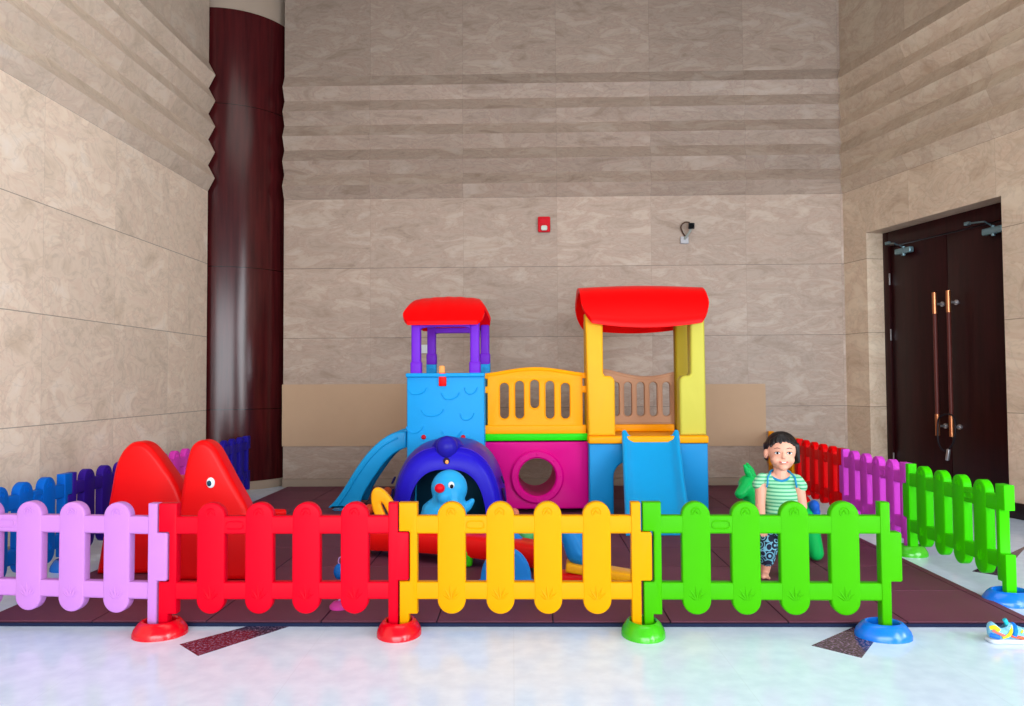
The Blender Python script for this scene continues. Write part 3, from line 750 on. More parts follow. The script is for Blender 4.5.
def rail_panel(x0, x1, zb, ze, zm, slots, mat, yy, tabs=True, sgn=1):
    n = 14; top = [(x1 - (x1 - x0) * i / n, ze + (zm - ze) * math.sin(PI * i / n) ** 1.3) for i in range(n + 1)]
    lp = [(x0, zb), (x1, zb)] + top
    holes = [rrect(a, c, b_, d, (b_ - a) / 2 * 0.98, 6) for a, b_, c, d in slots]
    bm = plate([lp] + holes, 0.045, 0.008)
    for a, b_, c, d in slots: tube(bm, [(p[0], -0.022, p[1]) for p in rrect(a - 0.006, c - 0.006, b_ + 0.006, d + 0.006, (b_ - a) / 2 + 0.005, 6)], 0.005, 6, True)
    tube(bm, [(p[0], -0.010, p[1] - 0.006) for p in top], 0.018, 10)
    box(bm, ((x0 + x1) / 2, -0.004, zb + 0.035), (x1 - x0 + (0.05 if tabs else 0), 0.06, 0.07), 0.01, 3)
    if tabs:
        for s in (-1, 1):
            xx = x0 if s < 0 else x1
            box(bm, (xx + s * 0.010, 0, ze - 0.12), (0.045, 0.04, 0.055), 0.008); box(bm, (xx + s * 0.010, 0, ze - 0.012), (0.045, 0.04, 0.045), 0.008)
    return loc_(bm, 0, yy, 0)
sl = []
for px, ytop, ybot in ((504.4, 383, 418.5), (519.6, 381, 418.5), (534.6, 380, 408), (549.8, 381, 418.5), (565.2, 383, 418.5)):
    X = world_x(px, YB); sl.append((X - 0.034, X + 0.034, world_z(ybot, YB, px), world_z(ytop, YB, px)))
bm = rail_panel(world_x(487.5, YB), world_x(582.5, YB), zg1 - 0.002, world_z(374.5, YB, 500), world_z(368.5, YB, 535), sl, oran, yb)
obj('bridge_railing', bm, oran, PS)['label'] = 'orange bridge railing with rounded slots'

# --- right (yellow) tower
YC = 6.10; yc = YC - Y0; DC = 0.55
X = lambda px, Y=YC: world_x(px, Y)
Zc = lambda py, px=646, Y=YC: world_z(py, Y, px)
zf0, zf1 = Zc(443), Zc(435.5)
xa, xb = X(587.5), X(706.5)
zr = Zc(320)
def col_plate(pxs, inner, mirror, mat, yy):
    # upper slim column widening below y=375 towards the opening
    o0, o1, i_up, i_lo = pxs
    zj = Zc(375.5); r = 0.05
    sg = 1 if i_lo > o0 else -1
    pts = [(X(o0), zf1), (X(i_lo), zf1), (X(i_lo), zj - r)]
    for k in range(6):
        a = PI / 2 * k / 5; pts.append((X(i_lo) - sg * r * (1 - math.cos(a)), zj - r + r * math.sin(a)))
    pts += [(X(i_up) + sg * 0.012, zj), (X(i_up), zj + 0.02), (X(i_up), zr + 0.05), (X(o1), zr + 0.05)]
    if sg < 0: pts = pts[::-1]
    bm = plate([pts], 0.13, 0.022, res=3); loc_(bm, 0, yy, 0)
    return bm
obj('tower_column', col_plate((588, 585.5, 603.5, 615), 0, 0, yel, yc + 0.05), yel, PS)
o = obj('tower_column', col_plate((706, 705.5, 691, 679.5), 0, 0, lime_y, yc + 0.05), lime_y, PS); o['label'] = 'lime yellow front right column'
for px_, mt in ((600.0, yel), (698.5, plastic('tower_olive_yellow', (170, 150, 34), 0.45))):
    bm = B(); box(bm, (X(px_), yc + DC, (zf1 + zr + 0.05) / 2), (0.14, 0.11, zr + 0.05 - zf1), 0.025, 3); obj('tower_column', bm, mt, PS)
bm = B(); box(bm, ((xa + xb) / 2, yc + DC / 2 + 0.02, (zf0 + zf1) / 2), (xb - xa, DC + 0.16, zf1 - zf0), 0.012, 3); obj('tower_deck', bm, oran, PS)
# blue base with arch opening
ax0, ax1 = X(612.5), X(681.5); az = Zc(461)
arch = [(xa + 0.005, 0), (ax0, 0), (ax0, az - 0.12)] + [(ax0 + 0.12 * (1 - math.cos(t)), az - 0.12 + 0.12 * math.sin(t)) for t in [PI / 2 * k / 6 for k in range(1, 7)]]
arch += [(ax1 - 0.12 * (1 - math.cos(t)), az - 0.12 + 0.12 * math.sin(t)) for t in [PI / 2 * k / 6 for k in range(6, -1, -1)]] + [(ax1, 0), (xb - 0.0, 0), (xb - 0.0, zf0), (xa + 0.005, zf0)]
for yy in (yc + 0.02, yc + DC):
    bm = plate([arch], 0.10, 0.015, res=3); loc_(bm, 0, yy, 0); obj('tower_base', bm, cyan2, PS)
for xx in (xa + 0.04, xb - 0.03):
    bm = B(); box(bm, (xx, yc + DC / 2 + 0.01, zf0 / 2), (0.06, DC - 0.1, zf0 - 0.002), 0.006); obj('tower_base', bm, cyan2, PS)
# back railing of the tower
yr = YC + DC + 0.03
sl = []
for px in (615.5, 628, 640.7, 653.5, 666.5):
    xx = world_x(px, yr); sl.append((xx - 0.032, xx + 0.032, world_z(416, yr, px), world_z(382, yr, px)))
bm = rail_panel(world_x(601, yr), world_x(692, yr), zf1, world_z(369.5, yr, 600), world_z(377.5, yr, 646), sl, tan, yr - Y0 + 0.02, tabs=False)
obj('tower_railing', bm, tan, PS)['label'] = 'tan back railing with rounded slots'
bm = B(); box(bm, ((xa + xb) / 2, yc + DC - 0.04, zf1 + 0.03), (xb - xa - 0.3, 0.05, 0.06), 0.01); obj('toe_board', bm, oran, PS)
# roof
zlow = Zc(321); ztp = world_z(289, YC + 0.33, 646)
bm = roof((X(709.5) - X(577)) * 0.975, 0.78, ztp - zlow - 0.015, 0.04, 0.035, zlow, inset=0.0, pw=2.4)
loc_(bm, (X(712.5) + X(580.5)) / 2, yc + 0.31, 0.02); obj('roof', bm, roofr, PS, angle=45)
# straight slide
ys0, ys1 = YC - 0.02, 5.24
def sect(px0, px1, py, Y, bedz, wallz):
    return (world_x(px0, Y), world_x(px1, Y), bedz, wallz, Y - Y0)
zt0 = world_z(430, ys0, 650)
secs = []
for k in range(13):
    t = k / 12; Y = ys0 + (ys1 - ys0) * t
    zt_ = zt0 * (1 - t) ** 1.0 + 0.05 * t
    zt_ = zt_ - 0.05 * math.sin(PI * t)
    if t > 0.9: zt_ = max(zt_, 0.06)
    secs.append((X(621.5, ys0) * (1 - t) + world_x(624.5, ys1) * t, X(678.5, ys0) * (1 - t) + world_x(690.5, ys1) * t, max(0.022, zt_ - 0.055), zt_, Y - Y0))
bm = B(); rg = []
for (x0, x1, zb, zw, y) in secs:
    wl = 0.045
    cr_ = [(x0, zb - 0.02), (x0, zw - 0.012), (x0 + 0.012, zw), (x0 + 0.03, zw), (x0 + wl + 0.006, zb + 0.02), (x0 + 0.09, zb), (x1 - 0.09, zb), (x1 - wl - 0.006, zb + 0.02), (x1 - 0.03, zw), (x1 - 0.012, zw), (x1, zw - 0.012), (x1, zb - 0.02)]
    rg.append([bm.verts.new((a, y, max(0.001, c))) for a, c in cr_])
n = len(rg[0])
for i in range(len(rg) - 1):
    for k in range(n): bm.faces.new((rg[i][k], rg[i][(k + 1) % n], rg[i + 1][(k + 1) % n], rg[i + 1][k]))
bm.faces.new(rg[0][::-1]); bm.faces.new(rg[-1])
obj('slide', bm, slidec, PS, angle=60)['label'] = 'light blue straight slide'

# ------------------------------------------------------------------ dark blue crawl tunnel in front of the left tower
YD = 5.16
dk = thing('crawl_tunnel', 'dark blue and purple arched crawl tunnel before the left tower', 'play tunnel', (world_x(446.3, YD), YD, MZ))
dblue = plastic('tunnel_blue', (34, 22, 190), 0.33); dpurp = plastic('tunnel_purple', (62, 24, 170), 0.36)
def arch_ring(hw_, h_, p=2.75, n=40):
    return [(-hw_ * (1 if math.cos(a) >= 0 else -1) * abs(math.cos(a)) ** (2 / p), h_ * abs(math.sin(a)) ** (2 / p)) for a in [PI * k / n for k in range(n + 1)]]
iw, ih = 0.262, world_z(469.5, YD, 447)
def shell(secs_o, secs_i, mat, name):
    bm = B(); A = [[bm.verts.new((x, y, z)) for x, z in arch_ring(w_, h_)] for w_, h_, y in secs_o]; C = [[bm.verts.new((x, y, z)) for x, z in arch_ring(w_, h_)] for w_, h_, y in secs_i]
    for G in (A, C):
        for i in range(len(G) - 1):
            for k in range(40): bm.faces.new((G[i][k], G[i][k + 1], G[i + 1][k + 1], G[i + 1][k]))
    for i in (0, -1):
        for k in range(40): bm.faces.new((A[i][k], A[i][k + 1], C[i][k + 1], C[i][k]))
    for k in (0, 40):
        for i in range(min(len(A), len(C)) - 1): bm.faces.new((A[i][k], A[i + 1][k], C[i + 1][k], C[i][k]))
    return obj(name, bm, mat, dk, angle=50)
oh = world_z(446.5, YD + 0.1, 447)
shell([(0.318, oh - 0.045, 0.0), (0.345, oh - 0.02, 0.02), (0.362, oh, 0.07)], [(iw, ih, 0.0), (iw - 0.005, ih, 0.03), (iw + 0.02, ih + 0.02, 0.07)], dblue, 'entrance_arch')
shell([(0.364, oh + 0.003, 0.068), (0.385, oh + 0.022, 0.16), (0.395, oh + 0.03, 0.30), (0.395, oh + 0.03, 0.48), (0.37, oh + 0.02, 0.66), (0.34, oh - 0.01, 0.80)],
      [(iw + 0.05, ih + 0.05, 0.068), (iw + 0.08, ih + 0.08, 0.16), (0.35, oh - 0.0, 0.30), (0.35, oh - 0.0, 0.48), (0.33, oh - 0.01, 0.66), (0.31, oh - 0.03, 0.80)], dpurp, 'tunnel_shell')
bm = B()
for s in (-1, 1):                                            # dark oval grips on the flanks
    for (zz, aa) in ((0.37, 24), (0.27, 10)):
        q = 0.376 if zz < 0.3 else 0.366
        M_ = Matrix.Translation((s * q, 0.13, zz)) @ Matrix.Rotation(s * R(-aa), 4, 'Y')
        t_ = B(); box(t_, (0, 0, 0), (0.012, 0.05, 0.085 if zz < 0.3 else 0.05), 0.005); T(t_, M_)
        o = obj('grip_slot', t_, plastic('slot_dark', (16, 12, 70), 0.5), dk); o['label'] = 'dark recessed grip slot'
bm = fuse([ell((0, 0.03, oh + 0.0), (0.072, 0.06, 0.078)), ell((0, 0.11, oh + 0.01), (0.10, 0.09, 0.06)), ell((0, 0.12, oh + 0.005), (0.11, 0.07, 0.03))], 0.008, 8)
obj('snout', bm, plastic('snout_blue', (36, 30, 160), 0.35), dk)
bm = ell((0, -0.005, oh - 0.085), (0.022, 0.008, 0.022)); o = obj('badge', bm, plastic('badge_dark', (40, 24, 60)), dk)
bm = ell((0.004, -0.013, oh - 0.092), (0.012, 0.006, 0.014)); o = obj('badge_light', bm, plastic('peach', (255, 170, 96)), dk); o['label'] = 'small peach coloured badge'
bm = B(); pts = [(0.30 * math.sin(t), 0.05 - 0.10 * math.cos(t), 0.0225) for t in [R(-80) + R(160) * k / 16 for k in range(17)]]
tube(bm, pts, 0.022, 10); obj('sill', bm, dblue, dk)
bm = B(); lathe(bm, [(0.16, 0), (0.17, 0.03), (0.0, 0.03)], c=(0, 0.35, 0.001), n=32); obj('inner_floor', bm, roofr, dk)
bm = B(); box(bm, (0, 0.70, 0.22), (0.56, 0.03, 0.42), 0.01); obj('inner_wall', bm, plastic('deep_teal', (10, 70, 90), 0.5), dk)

# ------------------------------------------------------------------ light blue bird rocker
YO = 4.84
bird = thing('bird_rider', 'light blue bird shaped ride on toy with a red nose before the tunnel', 'ride-on toy', (world_x(449, YO), YO, MZ))
bz = lambda py: world_z(py, YO, 449)
bx = lambda px: world_x(px, YO) - world_x(449, YO)
htop = bz(469.5)
parts = [ell((bx(449), 0, htop - 0.115), (0.112, 0.085, 0.115), 4), cap((bx(449), 0, htop - 0.14), (bx(447), 0, htop - 0.30), 0.095, 0.125), cap((bx(445), 0, htop - 0.30), (bx(440), 0.02, 0.20), 0.125, 0.13),
         ell((bx(444), 0, 0.14), (0.17, 0.13, 0.12), 4), cap((bx(458), 0, htop - 0.24), (bx(467), 0, htop - 0.225), 0.05, 0.03), cap((bx(467), 0, htop - 0.225), (bx(472), -0.01, htop - 0.19), 0.03, 0.018),
         cap((bx(433), 0, htop - 0.34), (bx(427), -0.02, htop - 0.42), 0.05, 0.035), ell((bx(445), -0.08, htop - 0.155), (0.048, 0.04, 0.045))]
obj('body', fuse(parts, 0.008, 6), plastic('bird_blue', (42, 164, 228), 0.33), bird)
obj('nose', ell((bx(441), -0.100, bz(486)), (0.031, 0.03, 0.029)), plastic('nose_red', (225, 16, 40), 0.3), bird)
o = obj('eye', ell((bx(452.0), -0.080, bz(483.5)), (0.019, 0.012, 0.022)), plastic('eye_white', (225, 235, 240), 0.25), bird)
obj('pupil', ell((bx(452.6), -0.090, bz(484.5)), (0.011, 0.007, 0.013)), plastic('pupil_black', (12, 14, 20), 0.2), o)

# ------------------------------------------------------------------ seesaw and small toys
YS = 4.62
ss = thing('seesaw', 'red seesaw with yellow, green and blue seat pieces behind the front fence', 'seesaw', (world_x(478, YS), YS, MZ))
def sp(px, py, Y): 
    p = at(px, py, Y); return Vector((p.x - ss.location.x, p.y - ss.location.y, p.z - MZ))
sred = plastic('toy_red', (240, 20, 18), 0.32)
bm = B()
pth = spline([sp(366, 538, 4.80), sp(400, 539, 4.68), sp(440, 541, 4.56), sp(480, 545, 4.46), sp(515, 550, 4.38), sp(548, 556, 4.31)], 6)
rings = []
for i, p in enumerate(pth):
    t_ = (pth[min(i + 1, len(pth) - 1)] - pth[max(i - 1, 0)]).normalized(); s_ = Vector((t_.y, -t_.x, 0)).normalized()
    hh = 0.055
    rr = [(s_ * a + Vector((0, 0, c))) for a, c in ((-0.09, -hh), (0.09, -hh), (0.10, -hh + 0.015), (0.10, hh - 0.015), (0.085, hh), (-0.085, hh), (-0.10, hh - 0.015), (-0.10, -hh + 0.015))]
    rings.append([bm.verts.new(Vector((0, 0, 0)) + p + q) for q in rr])
for i in range(len(rings) - 1):
    for k in range(8): bm.faces.new((rings[i][k], rings[i][(k + 1) % 8], rings[i + 1][(k + 1) % 8], rings[i + 1][k]))
bm.faces.new(rings[0][::-1]); bm.faces.new(rings[-1])
obj('beam', bm, sred, ss, angle=50)
p = sp(462, 560, 4.50); bm = B(); box(bm, (p.x, p.y, 0.05), (0.13, 0.24, 0.10), 0.02, 3); obj('pivot', bm, plastic('toy_green', (70, 205, 24), 0.35), ss)
p = sp(373, 537, 4.80); bm = B(); box(bm, (p.x - 0.02, p.y, p.z + 0.02), (0.05, 0.16, 0.06), 0.012, 3); obj('end_block', bm, plastic('toy_green', (70, 205, 24)), ss)
# yellow oval back at the left end
p0, p1 = sp(380, 492, 4.80), sp(393, 533, 4.80)
M_ = Matrix.Translation((p0 + p1) / 2) @ Matrix.Rotation(R(-24), 4, 'Y')
bm = plate([circle(0, 0, 0.068, 32, 0.165), circle(0.0, 0, 0.010, 24, 0.07)], 0.06, 0.014, res=3); T(bm, M_); obj('seat_back', bm, plastic('toy_amber', (252, 176, 20), 0.35), ss)['label'] = 'amber oval loop at the left end'
# blue bands and shell on the right half
bm = B(); tube(bm, spline([sp(508, 528, 4.47), sp(517, 538, 4.44), sp(530, 549, 4.42), sp(540, 560, 4.40)], 5), 0.035, 12, flat=0.5); obj('blue_strap', bm, plastic('toy_blue', (34, 136, 228), 0.3), ss)
# the blue disc-backed chair
YK = 3.98
ch = thing('toddler_chair', 'small blue round backed toddler seat behind the yellow fence panel', 'toddler seat', (world_x(505, YK), YK, MZ))
bk = plastic('toy_blue', (34, 136, 228))
zk = world_z(547, YK, 505)
bm = plate([[(0.128 * math.cos(a), (zk - 0.16) + 0.16 * math.sin(a)) for a in [PI * k / 20 for k in range(21)]] + [(-0.14, 0.03), (-0.13, 0.0), (0.13, 0.0), (0.14, 0.03)]], 0.05, 0.016, res=3); obj('backrest', bm, bk, ch)
bm = B(); box(bm, (0, 0.12, 0.075), (0.20, 0.24, 0.05), 0.02, 3); obj('seat', bm, bk, ch)
for sx in (-1, 1):
    bm = B(); box(bm, (sx * 0.07, 0.20, 0.028), (0.04, 0.05, 0.055), 0.012, 3); obj('leg', bm, bk, ch)
# second blue rider on an orange topped red rocker plank
YQ = 4.05
rk = thing('rocking_toy', 'blue animal shaped rocker on a red and orange base right of the seesaw', 'rocking toy', (world_x(585, YQ), YQ, MZ))
def rp(px, py, Y=YQ):
    p = at(px, py, Y); return Vector((p.x - rk.location.x, p.y - rk.location.y, max(0.0, p.z - MZ)))
parts = [ell(rp(573, 528, YQ + 0.05), (0.075, 0.06, 0.06)), cap(rp(568, 530), rp(578, 552), 0.05, 0.065), cap(rp(578, 552), rp(592, 556), 0.065, 0.07), ell(rp(562, 531), (0.035, 0.035, 0.025)), cap(rp(592, 556), rp(603, 540), 0.05, 0.03)]
obj('rider_body', fuse(parts, 0.007, 6), plastic('rider_blue', (34, 140, 222), 0.3), rk)
def slab(name, a, c, w0, h, mat, lift=0.0):
    v = c - a; M_ = Matrix.Translation((a + c) / 2 + Vector((0, 0, lift))) @ v.to_track_quat('X', 'Z').to_matrix().to_4x4()
    bm = B(); box(bm, (0, 0, 0), (v.length, w0, h), min(h, w0) * 0.25, 3); T(bm, M_); return obj(name, bm, mat, rk)
slab('deck', rp(566, 565, YQ), rp(636, 577, YQ - 0.03), 0.14, 0.045, plastic('toy_amber', (252, 176, 20)))
slab('rocker_base', rp(560, 574, YQ + 0.02), rp(600, 574, YQ + 0.02), 0.11, 0.05, sred, -0.012)

# balls
def ball(px, py, Y, r, rgb, nm, label):
    p = at(px, py, Y)
    z = MZ + r
    # rests on the mat where the line of sight meets its centre height
    q = ground(px, py, z) if Y is None else p
    bm = ell((0, 0, 0), (r, r, r), 4)
    o = obj('play_ball', bm, plastic(nm, rgb, 0.35)); o.location = q; tag(o, label, 'ball', 'small play balls')
    return o
def gball(px, py, r, rgb, nm, label):
    q = ground(px, py, MZ + r); o = obj('play_ball', ell((0, 0, 0), (r, r, r), 4), plastic(nm, rgb, 0.35)); o.location = q
    tag(o, label, 'ball', 'small play balls')
gball(370, 509, 0.040, (236, 84, 40), 'ball_orange', 'orange play ball left of the amber loop')
gball(387.5, 491.5, 0.040, (240, 110, 70), 'ball_salmon', 'salmon ball beside the crawl tunnel, left side')
gball(381, 513, 0.038, (60, 170, 60), 'ball_green', 'green play ball beneath the amber loop')
gball(514.5, 513, 0.036, (238, 140, 110), 'ball_peach', 'peach ball beneath the magenta panel')
gball(527, 534, 0.050, (96, 200, 120), 'ball_mint', 'mint green ball seen through the yellow fence')

# blue and pink toy stick behind the red fence panel
Yb = 3.62
tb = thing('bubble_toy', 'small blue and pink standing toy behind the red fence panel', 'toy', (world_x(340, Yb), Yb, MZ))
zb_ = lambda py: world_z(py, Yb, 340)
pk = plastic('toy_pink', (196, 60, 150), 0.35)
bm = B(); lathe(bm, [(0, 0), (0.045, 0), (0.045, 0.012), (0.03, 0.028), (0.010, 0.034), (0, 0.034)], n=28); obj('stand', bm, pk, tb)
bm = B(); tube(bm, [(0, 0, 0.03), (0, 0, zb_(580))], 0.006, 10); obj('stem', bm, plastic('toy_lilac', (190, 150, 210)), tb)
obj('bulb', ell((-0.002, 0, zb_(571.5)), (0.026, 0.026, 0.036)), plastic('bulb_blue', (20, 110, 200), 0.15), tb)
bm = B(); c0 = zb_(561); tube(bm, [(0.004 + 0.010 * math.cos(a), 0, c0 + 0.018 * math.sin(a)) for a in [2 * PI * k / 16 for k in range(16)]], 0.003, 8, True); obj('ring', bm, plastic('toy_lilac', (190, 150, 210)), tb)

# ------------------------------------------------------------------ red elephant slide
YE = 4.24
el = thing('animal_slide', 'big red elephant shaped toddler slide beside the left fence row', 'slide', (world_x(180, YE), YE, MZ))
ered = plastic('elephant_red', (225, 0, 4), 0.4, 0.18)
def ep(px, py, Y): return (world_x(px, Y) - el.location.x, max(0.0, world_z(py, Y, px)))
YL, YR_ = 4.34, 4.19
lpL = [(104, 572), (109, 540), (113, 513), (117, 490), (121, 467), (127, 452), (136, 442.5), (145, 441), (154, 445), (163, 455), (171, 466), (178, 476), (186, 492), (194, 520), (196, 572)]
lpR = [(178, 585), (181, 545), (184, 513), (188, 480), (192, 458), (196, 446), (203, 440), (211, 440.5), (219, 447), (227, 461), (236, 478), (244, 492), (251, 506), (256, 530), (258, 560), (250, 585)]
for k, (lp_, Y) in enumerate(((lpL, YL), (lpR, YR_))):
    pts = [ep(a, c, Y) for a, c in lp_]
    pts = [tuple(p)[:2] for p in spline([(a, c, 0) for a, c in pts], 4)]
    bm = plate([pts[::-1]], 0.14, 0.030, res=4); loc_(bm, 0, Y - YE, 0)
    o = obj('side_panel', bm, ered, el)
    if k: o['label'] = 'head shaped side panel with an eye'; head = o
bm = B(); x0, z0 = ep(150, 478, 4.45); x1, _ = ep(212, 478, 4.3)
box(bm, ((x0 + x1) / 2, 0.33, z0 - 0.16), (x1 - x0, 0.30, 0.30), 0.03, 3); obj('seat_block', bm, ered, el)
box_b = B(); box(box_b, ((x0 + x1) / 2 + 0.02, 0.33, 0.13), (x1 - x0 + 0.06, 0.32, 0.26), 0.03, 3); obj('step', box_b, ered, el)
bm = fuse([ell((ep(247, 560, 4.2)[0], -0.01, 0.07), (0.085, 0.10, 0.068)), ell((ep(240, 560, 4.2)[0], 0.08, 0.09), (0.10, 0.14, 0.085))], 0.01, 5)
obj('trunk_foot', bm, ered, el)
bm = B(); a = Vector((ep(250, 500, 4.5)[0], 0.22, 0.30)); c = Vector((ep(284, 513, 4.6)[0], 0.38, world_z(513.5, 4.6, 280)))
tube(bm, [a, (a + c) / 2, c], 0.022, 12); obj('grab_bar', bm, ered, el)
ex, ez = ep(216.5, 481, YR_)
o = obj('eye', ell((ex, YR_ - YE - 0.072, ez), (0.022, 0.012, 0.028)), plastic('eye_white', (225, 235, 240)), head)
obj('pupil', ell((ex - 0.004, YR_ - YE - 0.083, ez - 0.002), (0.012, 0.007, 0.015)), plastic('pupil_teal', (14, 60, 80), 0.2), el)

# ------------------------------------------------------------------ green bouncing horse
YH = 4.56
hs = thing('bouncy_horse', 'green inflatable bouncing horse behind the child', 'bouncy horse', (world_x(780, YH), YH, MZ))
def hp(px, py, Y=YH): return Vector((world_x(px, Y) - hs.location.x, Y - YH, max(0.0, world_z(py, Y, px))))
hg = plastic('horse_green', (16, 176, 84), 0.35)
parts = [cap(hp(762, 520), hp(803, 522), 0.095, 0.10), cap(hp(757, 512), hp(748, 484), 0.075, 0.058), ell(hp(747, 484), (0.058, 0.06, 0.055)), cap(hp(745, 487, YH - 0.03), hp(738.5, 494, YH - 0.06), 0.042, 0.032),
         cap(hp(807, 512), hp(811, 506), 0.05, 0.035),
         cap(hp(758, 525, YH - 0.05), hp(752, 556, YH - 0.07), 0.055, 0.045), cap(hp(758, 525, YH + 0.06), hp(754, 550, YH + 0.08), 0.055, 0.045),
         cap(hp(806, 525, YH - 0.05), hp(813, 553, YH - 0.07), 0.06, 0.045), cap(hp(806, 525, YH + 0.06), hp(811, 548, YH + 0.08), 0.06, 0.045)]
bmh = fuse(parts, 0.009, 6)
for v in bmh.verts:
    if v.co.z < 0.0015: v.co.z = 0.0015
obj('body', bmh, hg, hs)
for dy, px0 in ((-0.02, 742.5), (0.06, 749)):
    a, c = hp(px0 + 6.5, 478), hp(px0, 465); a.y = c.y = dy
    bm = fuse([cap(a, (a + c) / 2, 0.018, 0.022), cap((a + c) / 2, c, 0.022, 0.009)], 0.005, 3); obj('ear', bm, hg, hs)
bm = fuse([ell(hp(812, 506, YH - 0.05), (0.030, 0.040, 0.036)), ell(hp(813, 512, YH - 0.05), (0.028, 0.035, 0.035))], 0.007, 4); o = obj('tail', bm, plastic('tail_blue', (30, 90, 190), 0.35), hs); o['label'] = 'blue rounded tail'

# ------------------------------------------------------------------ the child
YP = 4.12
kid = thing('person', 'smiling toddler in a green striped shirt standing behind the green fence', 'person', (world_x(779, YP), YP, MZ), R(-11))
def kp(px, py, dy=0.0):
    Y = YP + dy; return Vector((world_x(px, Y) - kid.location.x, dy, world_z(py, Y, px)))
skin = plastic('skin', (220, 160, 136), 0.5, 0.3)
hc_ = kp(780.5, 451.2)                                         # head centre
hips = kp(779, 530, 0.02); chest = kp(779, 497, 0.01); neck = kp(778.5, 472.3, 0.01)
parts = [ell(hc_ + Vector((0.002, 0.008, 0.012)), (0.074, 0.080, 0.079), 4), ell(hc_ + Vector((0.0, -0.020, -0.036)), (0.060, 0.056, 0.058), 4),
         ell(hc_ + Vector((-0.030, -0.050, -0.040)), (0.028, 0.022, 0.026)), ell(hc_ + Vector((0.030, -0.050, -0.040)), (0.028, 0.022, 0.026)),
         ell(hc_ + Vector((0, -0.055, -0.078)), (0.024, 0.020, 0.017)), ell(hc_ + Vector((0.0, -0.076, -0.024)), (0.0105, 0.012, 0.010)), cap(hc_ + Vector((0, -0.070, 0.0)), hc_ + Vector((0, -0.078, -0.018)), 0.006, 0.008),
         ell(hc_ + Vector((0.0, -0.071, -0.052)), (0.021, 0.009, 0.011)),
         ell(hc_ + Vector((-0.078, 0.006, -0.014)), (0.012, 0.019, 0.026)), ell(hc_ + Vector((0.077, 0.006, -0.014)), (0.010, 0.019, 0.026)),
         cap(neck + Vector((0, 0, 0.045)), neck + Vector((0, 0.0, -0.03)), 0.032, 0.038),
         cap(neck + Vector((-0.055, 0, -0.035)), neck + Vector((0.055, 0, -0.035)), 0.034, 0.034),
         ell(chest, (0.082, 0.062, 0.09), 4), ell((chest + hips) / 2, (0.083, 0.07, 0.10), 4), ell(hips, (0.085, 0.068, 0.075), 4)]
# arms
def limb(pts, rs):
    for i in range(len(pts) - 1): parts.append(cap(pts[i], pts[i + 1], rs[i], rs[i + 1]))
shL, elL, wrL = kp(760.5, 480.5), kp(760, 506, -0.02), kp(764, 524, -0.09)
shR, elR, wrR = kp(795.5, 481.5), kp(799.5, 506, -0.01), kp(795, 525, -0.08)
limb([shL, elL, wrL], [0.032, 0.026, 0.019]); limb([shR, elR, wrR], [0.032, 0.026, 0.019])
for wr, el_, sg in ((wrL, elL, 1), (wrR, elR, -1)):
    d = (wr - el_).normalized(); side = Vector((sg, 0, 0)); side = (side - d * side.dot(d)).normalized(); nr = d.cross(side)
    pc = wr + d * 0.028
    parts.append(cap(wr + d * 0.010 - side * 0.008, pc + d * 0.010 - side * 0.010, 0.0125, 0.0115)); parts.append(cap(wr + d * 0.010 + side * 0.008, pc + d * 0.010 + side * 0.010, 0.0125, 0.0115))
    for k, ln in enumerate((0.026, 0.031, 0.029, 0.022)):
        b0 = pc + d * 0.014 + side * (0.018 - 0.012 * k)
        cu = Vector((0, -0.3, -0.6))
        m1 = b0 + d * ln * 0.55; m2 = m1 + (d + cu * 0.6).normalized() * ln * 0.55
        parts.append(cap(b0, m1, 0.0062, 0.0056)); parts.append(cap(m1, m2, 0.0056, 0.0046))
    tb0 = wr + d * 0.016 + side * 0.014; tm = tb0 + (d * 0.6 + side).normalized() * 0.017; te = tm + (d + side * 0.3).normalized() * 0.016
    parts.append(cap(tb0, tm, 0.008, 0.0066)); parts.append(cap(tm, te, 0.0066, 0.005))
# legs: feet on the mat
for s, kx, fx, ky in ((-1, 765, 762.5, 0.0), (1, 789, 791, 0.0)):
    hpv = kp(777 + s * 9, 535, 0.02); kn = kp(kx, 553, -0.005); an = kp(fx, 574.5, 0.01); an.z = 0.030
    limb([hpv, kn, an], [0.052, 0.040, 0.024])
    hl = Vector((an.x, an.y + 0.018, 0.019)); parts.append(cap(an, hl, 0.024, 0.019))
    toe = Vector((an.x + s * 0.010, an.y - 0.065, 0.013)); parts.append(cap(hl, toe + Vector((-0.008, 0, 0)), 0.019, 0.012)); parts.append(cap(hl, toe + Vector((0.010, 0.006, 0)), 0.019, 0.012))
    for k in range(5):
        tx = toe + Vector((-s * 0.020 + s * 0.010 * k, 0.004 * k - 0.002, -0.003)); parts.append(cap(tx, tx + Vector((0, -0.014 + 0.001 * k, 0)), 0.0072 if k == 0 else 0.0056, 0.0062 if k == 0 else 0.0048))
bmk = fuse(parts, 0.0032, 3)
for v in bmk.verts:
    if v.co.z < 0.001: v.co.z = 0.001
obj('body', bmk, skin, kid)
